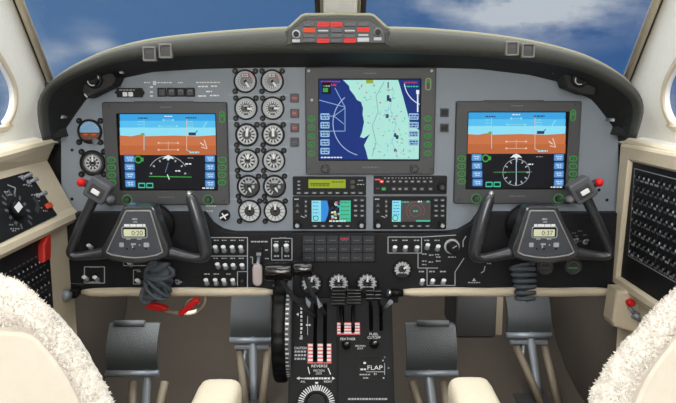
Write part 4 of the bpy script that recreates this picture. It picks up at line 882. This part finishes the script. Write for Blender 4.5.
    m = MB(); e = Q(138, 236); m.lathe(V((e.x, 1.474, e.z)), (0, -1, 0), [(.05, 0), (.05, .004), (.044, .012), (.032, .016), (.032, .03)], blk, 32); m.build('column_collar', t)
yoke(-1); yoke(1)

# boots / coiled cords under the yokes
def fold_boot(pts, rads, folds, amp, name, label, cat, seed, mat):
    pts = smooth_path(pts, 14); rs = [x.x for x in smooth_path([(r, 0, 0) for r in rads], 14)]; n = 28; m = MB(); rings = []
    for i, (p, r) in enumerate(zip(pts, rs)):
        t = i / (len(pts) - 1); ring = []
        for k in range(n):
            a = 2 * math.pi * k / n; w = 1 + amp * math.sin(t * folds * 2 * math.pi + 1.2 * math.sin(a + seed)) + amp * .9 * noise.noise(V((math.cos(a) * 1.6, math.sin(a) * 1.6 + seed, t * 6)))
            ring.append(p + V((math.cos(a) * r * w, -abs(math.sin(a)) * r * w * .6 if math.sin(a) > 0 else -math.sin(a) * r * w * .4, .006 * math.sin(2 * a + t * 9))))
        rings.append(ring)
    m.loft(rings, mat, cap0=True, cap1=True, smooth=True); return tag(m.build(name), label, cat)
lc = thing('coiled_cord', 'bundled slate gray coiled cord hanging under the left yoke', 'cord', P(155, 304, 1.43), 'coiled yoke cords')
for o in [fold_boot([P(159, 264, 1.435), P(161, 273, 1.435), P(159, 284, 1.435), P(155, 293, 1.435), P(153, 298, 1.437)], [.022, .027, .025, .017, .010], 4, .16, 'cord_bundle', 'x', 'x', 2, boot)]:
    o.location -= lc.location; o.parent = lc; del o['label']; del o['category']
cl_ = []
for i in range(190):
    t = i / 189; a = t * 7.3 * 2 * math.pi; c = P(160.5 - 8 * t * t, 270 + 26 * t, 1.425); r = .030 - .009 * t; h_ = math.cos(a) * r
    cl_.append(c + V((h_, -.010 + math.sin(a) * .020 * (1 - .3 * t), -h_ * .35 + .012 * math.sin(a + t * 9) - .004 * math.sin(3 * t))))
m = MB(); m.tube(cl_, .0042, boot, 8); m.tube(smooth_path([P(148, 284, 1.41), P(142, 292, 1.405), P(142, 300, 1.405), P(147, 303.5, 1.405), P(153, 297, 1.405), P(158, 288, 1.41)], 6), .0045, boot, 8); m.build('cord_loop', lc)
cc = []
for i in range(150):
    t = i / 149; a = t * 6.2 * 2 * math.pi; c = P(519 + 3.5 * math.sin(t * 2), 262 + 36 * t, 1.43); r = .024 - .006 * t; cc.append(c + V((math.cos(a) * r, -.022 + math.sin(a) * .016, .003 * math.cos(a) - .004 * math.sin(a))))
m = MB(); m.tube(cc, .0047, boot, 8); tag(m.build('coiled_cord'), 'dark gray coiled cord hanging in neat rings under the right yoke', 'cord', 'coiled yoke cords')

# red control lock below left panel
t = thing('control_lock', 'cream hose loop with red tags hanging below the panel under the left yoke', 'control lock', P(175, 316, 1.46))
m = MB(); m.tube(smooth_path([P(150, 303, 1.472), P(160, 309, 1.468), P(170, 312.2, 1.465), P(184, 313.4, 1.465), P(195, 312, 1.465), P(202.5, 307, 1.465), P(205.3, 300, 1.467), P(204.5, 293, 1.475)], 6), .0052, tan, 12)
m.tube(smooth_path([P(184, 312, 1.464), P(187, 303, 1.464), P(191, 299.5, 1.464), P(197, 300, 1.464), P(199, 304, 1.464)], 6), .0035, tan, 10); m.build('hose', t)
for pts_, hw in (([(144.5, 306), (150, 303), (160, 304.5), (168.5, 308), (167, 310.4), (158, 310.8), (148, 309.4)], 0), ([(193.5, 299), (198.5, 299.6), (199.5, 302), (186, 313), (181, 316.6), (178, 314.5), (179, 312)], 0)):
    TP = Plane((0, 1.452, 0), (1, 0, 0), (0, 0, 1)); m = MB(); m.prism(TP, pp(TP, pts_), -.010, .004, red, .003); m.build('tag', t, 'red tag')

# ============================================================ PEDALS
def pedal(x0, x1, y0, y1, Y, bar, label, arm_x, brackets=False, well=True):
    c = P((x0 + x1) / 2, y1, Y); t = thing('rudder_pedal', label, 'pedal', (c.x, Y, FLOOR_Z), 'rudder pedals')
    X0, X1 = P(x0, (y0 + y1) / 2, Y).x, P(x1, (y0 + y1) / 2, Y).x; Z0, Z1 = P(0, y1, Y).z, P(0, y0, Y).z; n = 18; front = []; back = []
    for i in range(n + 1):
        f = i / n; z = Z0 + (Z1 - Z0) * f; dy = .035 * (f ** 1.6) - .014 * math.sin(math.pi * f); front.append((Y + dy, z)); back.append((Y + dy + .012, z))
    m = MB(); m.exx(front + back[::-1], X0, X1, rubber)
    k = 22
    for i in range(k): 
        xa = X0 + (X1 - X0) * (i + .15) / k; xb = xa + (X1 - X0) / k * .55
        m.loft([[V((xa, a - .0012, b)) for a, b in front], [V((xb, a - .0012, b)) for a, b in front]], rubber, closed=False, smooth=True)
    m.build('tread', t)
    m = MB(); m.tube([V((X0 - .003, Y - .004, Z0 - .005)), V((X1 + .003, Y - .004, Z0 - .005))], .0085, steel, 12); m.build('lower_rod', t)
    if bar:
        m = MB(); xa, xb = P(bar[0], bar[2], Y + .035).x, P(bar[1], bar[2], Y + .035).x; z = P(0, bar[2], Y + .035).z; m.tube([V((xa, Y + .035, z)), V((xb, Y + .035, z))], .0085, rubber, 12); m.build('upper_rod', t)
    ax = P(arm_x, y1 + 8, Y).x; aw = .011
    m = MB(); bz = FLOOR_Z; by = Y - .07
    m.tube([V((ax, Y + .008, Z0 + .02)), V((ax, Y, Z0 - .02)), V((ax + .006, by + .02, bz + .05)), V((ax + .008, by, bz + .004))], [.012, .012, .010, .010], steel, 10, flat=.6)
    if brackets:
        zz = Z0 - .026; m.box(((X0 + X1) / 2 + .002, Y, zz), ((X1 - X0) * .86, .012, .012), steel, bev=.002)
        m.tube([V((ax - .02, Y, zz - .008)), V((ax - .024, Y - .01, zz - .04)), V((ax - .004, Y - .03, zz - .075))], .005, steel, 8)
    m.build('arm', t)
    m = MB(); m.box(((X0 + X1) / 2, by, bz + .004), (.09, .07, .008), dkgray, bev=.002); m.build('floor_bracket', t)
    if well:
        m = MB()
        for s in (-1, 1):
            a = V((ax + s * .040, Y + .012, Z0 - .035)); b = V((ax + s * .022 + .012, by - .03, bz + .008))
            if well == 2: b.x += .015
            m.tube([a, a.lerp(b, .5), b], .010, tan, 10)
        m.build('guide_rail', t)
pedal(106, 157, 329, 371, 1.57, (114.5, 145, 323.5), 'gray rubber rudder pedal left of the crumpled cuff, on the far left', 147)
pedal(230.5, 270, 298, 338, 1.76, None, 'gray rudder pedal with metal arm just left of the trim wheel', 253, True)
pedal(406.5, 457, 329, 371, 1.57, (417, 449, 323.5), 'gray rubber rudder pedal just right of the pedestal', 429)
pedal(507.5, 551, 296, 333, 1.76, None, 'gray rudder pedal on a metal arm below the coiled cord', 531, True, 2)

# black box under the right panel
m = MB(); BX = Plane((0, 1.60, 0), (1, 0, 0), (0, 0, 1)); m.prism(BX, rr(BX, 455, 286, 497, 338.5, 4), -.16, .0, M('dark_box', (22, 22, 24), .7), .006)
tag(m.build('equipment_box'), 'matte black equipment box under the panel between the right pair of pedals', 'box')
# dim fittings under the panel
m = MB(); m.box((P(500, 310, 1.72).x, 1.75, -.58), (.02, .04, .14), tan, bev=.003); tag(m.build('support_bracket'), 'tan support bracket beside the black equipment box', 'bracket')

# ============================================================ SIDE CONSOLES
def extr_y(m, prof, y0, y1, mt): m.loft([[V((a, y0, b)) for a, b in prof], [V((a, y1 - .25, b)) for a, b in prof], [V((a, y1, b + (.010 if b > -.14 else 0))) for a, b in prof]], mt, cap0=True, cap1=True)
YE = 1.492
t = thing('side_console', 'beige console below the left side window with tilted black switch panels', 'console', (-.64, 1.0, FLOOR_Z), 'beige side consoles')
m = MB(); prof = [(-.655, -.112), (-.640, -.112), (-.632, -.115), (-.627, -.121), (-.630, -.130), (-.647, -.152), (-.597, -.256), (-.586, -.268), (-.584, -.280), (-.592, -.290), (-.606, -.296), (-.606, -.62), (-.63, -.66), (-.63, FLOOR_Z), (-.655, FLOOR_Z)]
extr_y(m, prof, -.3, YE, beige); m.build('body', t)
A_, B_ = V((-.647, 1.4, -.152)), V((-.597, 1.4, -.256))
SL = Plane(B_, (0, 1, 0), A_ - B_)
ct = thing('side_switch_panel', 'tilted black switch panel with a white pointer knob on left console', 'switch panel', SL.at(30, 215))
m = MB(); m.prism(SL, [SL.px(27, 172), SL.px(55.5, 216), (SL.px(0, 250)[0] - .25, SL.px(40, 228)[1]), (SL.px(0, 188)[0] - .25, SL.px(20, 176)[1])], -.003, .005, blackp, .001)
h = .0054; rnd = random.Random(3)
m.stroke(SL, [(5, 186), (13, 189), (12, 196)], .8, h, grayw)
for k in range(16): x = rnd.uniform(3, 42); y = 232 - x * .55 + rnd.uniform(-44, 0); 
for x, y in ((4, 193), (8, 196), (19, 178), (23, 186), (28, 187), (31, 196), (36, 202), (38, 209), (43, 212), (15, 230), (9, 226), (14, 224), (10, 230), (12, 232), (18, 178)): m.dashes(SL, x - 2.4, x + 2.4, y, 1.3, h, grayw, int(x), 1, 2.2)
m.build('face_plate', ct)
m = MB(); m.ticks(SL, 15, 211, 9, 12.5, -150, 150, 14, 1.6, h, midgray); m.knob(SL, 14, 212, 8.5, .004, .009, blk); m.knob(SL, 12, 213, 5.5, .008, .02, blk); m.build('selector_dial', ct)
m = MB(); m.stroke(SL, [(6, 215), (11, 209)], 4, .0215, white); m.build('pointer', ct)
for x, y, mt in ((30, 182.5, steel), (39, 196, steel), (24, 178, steel)):
    m = MB(); a = SL.at(x - 4, y + 1, .004); b = SL.at(x, y, .018); m.lathe(a, SL.n, [(.006, 0), (.005, .005)], steel, 12); m.tube([a, b], [.003, .0042], mt, 10); m.build('toggle_switch', ct)
m = MB(); m.prism(SL, rr(SL, 43, 204, 49, 210, .6), .004, .010, M('orange_red', (206, 70, 40), .4), .001); m.build('rocker_switch', ct, 'orange rocker')
m = MB(); m.stroke(SL, [(31, 198), (36, 206), (34, 213)], 3, h + .0002, dkgray); m.build('guard_bar', ct)
LV = Plane((-.606, 1.3, -.36), (0, 1, 0), (0, 0, 1))
cb = thing('circuit_breaker_panel', 'black circuit breaker panel with red lever below the tilted switch panel', 'breaker panel', LV.at(20, 270))
zt = LV.px(38, 238)[1]; 
m = MB(); ya = LV.px(49, 262)[0]; m.prism(LV, [(ya - .45, zt - .19), (ya, zt - .19), (ya, zt - .012), (ya - .012, zt), (ya - .45, zt)], -.003, .003, blackp, .001); m.build('face_plate', cb)
for r_ in range(5):
    for c_ in range(12):
        a_ = ya - .03 - c_ * .0175; b_ = zt - .045 - r_ * .026; o = LV.to(a_, b_, .003); m = MB(); m.lathe(o, LV.n, [(.0042, 0), (.0042, .005), (.003, .0065)], blk, 10); m.lathe(o, LV.n, [(.0022, .0062), (.0022, .0072)], grayw, 8)
        q = (a_, b_ + .010); m.poly(LV, [(q[0] - .005, q[1]), (q[0] + .004, q[1]), (q[0] + .004, q[1] + .0025), (q[0] - .005, q[1] + .0025)], .0034, midgray); m.build('circuit_breaker', cb)
rp = LV.px(40, 250)
m = MB(); m.prism(LV, [(rp[0] - .018, rp[1] - .022), (rp[0] + .014, rp[1] - .022), (rp[0] + .02, rp[1] + .005), (rp[0] + .022, rp[1] + .03), (rp[0] + .006, rp[1] + .026), (rp[0] - .012, rp[1] + .014)], .002, .016, M('deep_red', (176, 34, 26), .45), .004); m.build('emergency_lever', cb, 'red guard lever')

t = thing('side_console', 'beige console under the right side window framing a tall black breaker panel', 'console', (.66, 1.0, FLOOR_Z), 'beige side consoles')
m = MB(); prof = [(.658, -.112), (.644, -.112), (.638, -.115), (.634, -.121), (.634, -.43), (.637, -.445), (.648, -.452), (.648, FLOOR_Z), (.658, FLOOR_Z)]
extr_y(m, prof, -.3, YE, beige); m.build('body', t)
RV = Plane((.634, 1.3, -.25), (0, -1, 0), (0, 0, 1))
bw = lambda y, z: (-(y - 1.3), z + .25)
o_ = [bw(1.487, -.43), bw(.7, -.43), bw(.7, -.114), bw(1.487, -.114)]; i_ = [bw(1.456, -.408), bw(.72, -.408), bw(.72, -.148), bw(1.436, -.148)]
m = MB(); m.ring(RV, o_, i_, -.002, .012, beige, .005); m.build('frame', t)
cb = thing('circuit_breaker_panel', 'tall black circuit breaker panel with white lettering in the right console', 'breaker panel', RV.to(*bw(1.2, -.40)))
m = MB(); m.prism(RV, i_, -.001, .003, blackp, .0008)
lx0, lx1, lz0, lz1 = 1.424, 1.15, -.162, -.352
m.stroke(RV, [bw(lx0, lz0), bw(lx1, lz0 - 0)], .0016, .0034, grayw, True); m.stroke(RV, [bw(lx0, lz0), bw(lx0, lz1)], .0016, .0034, grayw, True); m.stroke(RV, [bw(lx0, lz1), bw(lx1, lz1)], .0016, .0034, grayw, True); m.stroke(RV, [bw(1.30, lz0), bw(1.30, lz1)], .0014, .0034, midgray, True)
m.build('face_plate', cb)
for r_ in range(8):
    for c_ in range(12):
        y = lx0 - .018 - c_ * .0215; z = lz0 - .014 - r_ * .0232; o = RV.to(*bw(y, z), .003); m = MB(); m.lathe(o, RV.n, [(.0045, 0), (.0045, .005), (.003, .0065)], blk, 10)
        mt = random.choice((grayw, midgray, midgray, M('breaker_gray', (130, 134, 140))))
        m.lathe(o, RV.n, [(.0030, .0062), (.0030, .0073)], mt, 8); a, b = bw(y, z - .0105); w_ = random.uniform(.005, .0085); m.poly(RV, [(a - w_, b), (a + w_, b), (a + w_, b + .0042), (a - w_, b + .0042)], .0034, mt); m.build('circuit_breaker', cb)
t = thing('oxygen_control_box', 'beige box with a small red knob under the right breaker panel', 'control box', P(625, 325, 1.395))
BP = Plane((0, 1.395, 0), (1, 0, 0), (0, 0, 1))
m = MB(); m.prism(BP, pp(BP, [(617, 291), (641, 291), (645, 302), (645, 330), (634, 333), (614, 327), (612.5, 322)]), -.05, 0, cream, .006); m.build('case', t)
m = MB(); m.lathe(BP.at(629, 302), (0, -1, .1), [(.008, 0), (.009, .006), (.008, .013), (.004, .015)], red, 16); m.build('knob', t, 'red round knob')
m = MB(); m.tube([BP.at(632, 313, .006), BP.at(640, 318, .008)], .009, steel, 10); m.tube([BP.at(628, 306, .004), BP.at(633, 313, .008)], .004, steel, 8); m.build('valve', t)

# ============================================================ SEATS
def seat(name, label, edge, seam, cxp, Y, arm, sx):
    c = P(cxp, 360, Y); t = thing('cockpit_seat', label, 'seat', (c.x, Y + .15, FLOOR_Z), 'cockpit seats')
    def outline(pts):   # half outline in world xz on plane Y, mirrored about cxp
        w = [P(x, y, Y) for x, y in pts]; w2 = [V((c.x - (p.x - c.x) * .92, p.y, p.z)) for p in w[::-1]]
        allp = w + w2 if True else w; return [V((p.x, p.z)) for p in allp]
    eo = inset([tuple(q) for q in outline(edge)], .004); so = inset([tuple(q) for q in outline(seam)], .004); n = 300; eo = [V((a, b)) for a, b in eo]; so = [V((a, b)) for a, b in so]
    eo = resample(smooth_path(eo, 6), n); so = resample(smooth_path(so, 6), n)
    # shell
    m = MB(); PL = Plane((0, Y, 0), (1, 0, 0), (0, 0, 1)); q = [(p.x, p.y) for p in so[::3]]
    m.prism(PL, q, -.05, .004, leather2, .006); m.build('backrest', t)
    # sheepskin: puffy band round the shell and over the front
    m = MB(); rings = []; K = 26
    for i in range(n):
        o, s = eo[i], so[i]; ring = []
        wdt = (o - s).length
        for k in range(K + 1):
            f = k / K
            if f < .62: u = f / .62; tt = u; y = Y + .004 - .030 * math.sin(math.pi * min(1, u * 1.0)) ** .8
            else: u = (f - .62) / .38; tt = 1 - .35 * u * u; y = Y + .004 + .05 * u; tt -= .75 * u
            if f < .62: y = Y + .004 - .016 * math.sin(math.pi * u) ** .7
            p = s.lerp(o, tt); w_ = V((p.x, y, p.y))
            nv = noise.noise(w_ * 38) * .0022 + noise.noise(w_ * 95) * .0024 + noise.noise(w_ * 230) * .0024
            dr = V(((o - s).x, 0, (o - s).y)).normalized() * (.25 + .75 * tt) + V((0, -1, 0)) * (.5 if f < .62 else -.2)
            ring.append(w_ + dr * nv * (1 if k > 1 else .4))
        rings.append(ring)
    m.loft(rings, fur, closed=False, smooth=True)
    rt = random.Random(5)
    for q in range(22000):
        i = rt.randrange(n - 1); k = rt.randrange(0, 19); p = rings[i][k].lerp(rings[i + 1][min(K, k + 1)], rt.random())
        o, sq_ = eo[i], so[i]; u = k / 16; nb = V(((o - sq_).x, 0, (o - sq_).y)).normalized() * (-.5 + 1.6 * u) + V((0, -1, 0)) * (1.15 - u)
        nb = (nb.normalized() + V((rt.uniform(-1, 1), rt.uniform(-1, 1), rt.uniform(-1, 1))) * 1.0).normalized(); sd_ = nb.cross(V((rt.uniform(-1, 1), rt.uniform(-1, 1), rt.uniform(-1, 1)))).normalized()
        ln = rt.uniform(.0015, .0034); wv = rt.uniform(.0004, .0008); cv_ = sd_.cross(nb) * ln * rt.uniform(-.5, .5); e1 = p + nb * ln * .6 + cv_ * .3; e2 = p + nb * ln + cv_
        a0 = m.add([p - sd_ * wv, p + sd_ * wv, e1 + sd_ * wv, e1 - sd_ * wv, e2]); m.face(a0[:4], fur, True); m.face((a0[3], a0[2], a0[4]), fur, True)
    # front face
    m.face(m.add([V((so[i].x + (eo[i] - so[i]).x * -.1, Y + .054, so[i].y + (eo[i] - so[i]).y * -.1)) for i in range(0, n, 3)]), fur); m.build('sheepskin_cover', t)
    xc = c.x
    m = MB(); m.box((xc, Y + .25, -.60), (.34, .34, .09), leather2, bev=.02); m.build('seat_cushion', t)
    m = MB(); m.box((xc, Y + .24, -.73), (.26, .28, .18), dkgray, bev=.01); m.box((xc - .1, Y + .27, FLOOR_Z + .008), (.03, .44, .016), steel); m.box((xc + .1, Y + .27, FLOOR_Z + .008), (.03, .44, .016), steel); m.box((xc, Y + .03, -.50), (.3, .05, .2), dkgray, bev=.01); m.build('seat_base', t)
    # inboard armrest
    ax0, ax1, ay, Ya = arm; yn = Y + .10; z = P(0, ay, Ya).z; xa, xb = P(ax0, ay, Ya).x, P(ax1, ay, Ya).x; xm = (xa + xb) / 2; hw = (xb - xa) / 2
    m = MB(); rings = []
    for j in range(9):
        f = j / 8
        if j < 4: yy = Ya - .0 - .03 * (1 - math.cos(math.pi / 2 * j / 3)); sc = (.72, .88, .97, 1)[j]; dz = (-.016, -.006, -.001, 0)[j]
        else: yy = Ya - .03 - (Ya - .03 - yn) * (j - 3) / 5; sc = 1; dz = 0
        ring = []
        for k in range(24):
            a = 2 * math.pi * k / 24; cs, sn = math.cos(a), math.sin(a); sq = lambda v, e: math.copysign(abs(v) ** e, v)
            ring.append(V((xm + hw * sc * sq(cs, .5), yy, z - .03 + dz * .5 + (.03 + dz * .5) * sq(sn, .55))))
        rings.append(ring)
    m.loft(rings, leather, cap0=True, cap1=True, smooth=True); m.build('armrest', t)
    m = MB(); m.box(((xm + xc + sx * .17) / 2, Y + .12, z - .055), (abs(xm - xc - sx * .17) + .06, .05, .07), dkgray, bev=.01); m.build('armrest_pivot', t)
    return t
eL = [(-80, 262), (-50, 263), (-15, 268), (8, 275), (22, 282), (40, 297), (54, 317), (71, 339), (89, 363), (104, 384), (115, 404), (124, 430), (130, 470)]
sL = [(-80, 318), (-50, 320), (-15, 322), (8, 324), (25, 325), (40, 331), (53, 345), (63, 357), (72, 371), (80, 386), (88, 403), (97, 430), (103, 470)]
seat('seat', 'cream left seat back with fluffy white sheepskin edge', eL, sL, -80, .60, (200.5, 243.5, 374.5, 1.02), 1)
eR = [(772, 268), (745, 270), (705, 276), (676, 289), (656, 307), (636, 331), (615, 353), (598, 377), (587, 402), (578, 430), (572, 470)]
sR = [(772, 300), (745, 302), (705, 309), (680, 323), (656, 350), (640, 373), (627, 401), (616, 430), (610, 470)]
seat('seat', 'cream right seat back with fluffy white sheepskin edge', eR, sR, 772, .60, (446, 489, 372.5, 1.02), -1)

# ============================================================ WORLD AND LIGHT
w = bpy.data.worlds.new('sky'); SC.world = w; w.use_nodes = True; nt = w.node_tree; N = nt.nodes; Lk = nt.links
bg = N['Background']
tc = N.new('ShaderNodeTexCoord'); nz = N.new('ShaderNodeTexNoise'); nz.inputs['Scale'].default_value = 10; nz.inputs['Detail'].default_value = 7; nz.inputs['Roughness'].default_value = .55
mp = N.new('ShaderNodeMapping'); mp.inputs['Scale'].default_value = (1, 1, 2.4); Lk.new(tc.outputs['Generated'], mp.inputs['Vector']); Lk.new(mp.outputs[0], nz.inputs['Vector'])
def blob(px, py, r0, zsc=2.2):
    d = ray(px, py).normalized(); sub = N.new('ShaderNodeVectorMath'); sub.operation = 'SUBTRACT'; sub.inputs[1].default_value = d; Lk.new(tc.outputs['Generated'], sub.inputs[0])
    ml = N.new('ShaderNodeVectorMath'); ml.operation = 'MULTIPLY'; ml.inputs[1].default_value = (1, 1, zsc); Lk.new(sub.outputs[0], ml.inputs[0])
    ln = N.new('ShaderNodeVectorMath'); ln.operation = 'LENGTH'; Lk.new(ml.outputs[0], ln.inputs[0])
    mr = N.new('ShaderNodeMapRange'); mr.interpolation_type = 'SMOOTHSTEP'; mr.inputs['From Min'].default_value = 0; mr.inputs['From Max'].default_value = r0; mr.inputs['To Min'].default_value = 1; mr.inputs['To Max'].default_value = 0
    Lk.new(ln.outputs['Value'], mr.inputs['Value']); return mr.outputs[0]
def math_(op, a, b):
    n = N.new('ShaderNodeMath'); n.operation = op; n.use_clamp = False
    for i, v in enumerate((a, b)):
        if isinstance(v, (int, float)): n.inputs[i].default_value = v
        else: Lk.new(v, n.inputs[i])
    return n.outputs[0]
tot = 0
for px, py, r, k in ((545, -8, .22, 1.0), (520, 6, .12, .5), (98, 46, .04, .4), (55, 52, .05, .3), (85, 30, .05, .22), (420, 5, .1, .25), (-120, 60, .25, .9), (800, 90, .2, 1.0)):
    tot = math_('ADD', tot, math_('MULTIPLY', blob(px, py, r), k))
fac = math_('MULTIPLY', tot, math_('ADD', math_('MULTIPLY', nz.outputs['Fac'], 5.0), -1.75))
cr = N.new('ShaderNodeMix'); cr.data_type = 'RGBA'; cr.clamp_factor = True; Lk.new(fac, cr.inputs[0])
sx_ = N.new('ShaderNodeSeparateXYZ'); Lk.new(tc.outputs['Generated'], sx_.inputs[0])
gx = N.new('ShaderNodeMapRange'); gx.inputs['From Min'].default_value = -.5; gx.inputs['From Max'].default_value = .45; Lk.new(sx_.outputs[0], gx.inputs['Value'])
bl = N.new('ShaderNodeMix'); bl.data_type = 'RGBA'; bl.inputs[6].default_value = lin((84, 119, 160)); bl.inputs[7].default_value = lin((56, 93, 144)); Lk.new(gx.outputs[0], bl.inputs[0])
Lk.new(bl.outputs[2], cr.inputs[6]); cr.inputs[7].default_value = lin((190, 196, 204)); 
up = N.new('ShaderNodeMapRange'); up.interpolation_type = 'SMOOTHSTEP'; up.inputs['From Min'].default_value = .26; up.inputs['From Max'].default_value = .6; Lk.new(sx_.outputs[2], up.inputs['Value'])  # upper sky, out of view, brightened to light the pillars
hz = N.new('ShaderNodeMix'); hz.data_type = 'RGBA'; Lk.new(up.outputs[0], hz.inputs[0]); Lk.new(cr.outputs[2], hz.inputs[6]); hz.inputs[7].default_value = (3.2, 3.2, 3.1, 1)
Lk.new(hz.outputs[2], bg.inputs['Color']); bg.inputs['Strength'].default_value = 1.0

def area(name, loc, target, size, power, col=(1, 1, 1)):
    l = bpy.data.lights.new(name, 'AREA'); l.energy = power; l.size = size; l.color = col; o = bpy.data.objects.new(name, l); COL.objects.link(o); o.location = loc
    o.rotation_euler = (V(target) - V(loc)).to_track_quat('-Z', 'Y').to_euler(); return o
area('cabin_daylight', (0, -1.6, .15), (0, 1.4, -.3), .9, 25, (1, .985, .96))
for sd in (-1, 1):
    area('pillar_fill', (sd * .35, -.75, .50), (-sd * .62, 1.45, .05), .35, 5.5, (1, .985, .96))  # added fill, aimed across the cabin to brighten the pillars
    area('footwell_fill', (sd * .40, 1.57, -.44), (sd * .33, 1.78, -.80), .22, .95, (1, .98, .95))  # added fill hidden under the panel, lifts pedals and carpet
area('overhead_fill', (0, .80, .56), (0, 1.45, -.5), .45, 3.4, (1, .985, .96))  # added fill above the view for panel and footwell
SC.view_settings.view_transform = 'Standard'; SC.view_settings.look = 'None'; SC.view_settings.gamma = 1; SC.view_settings.exposure = 0; SC.view_settings.use_curve_mapping = False
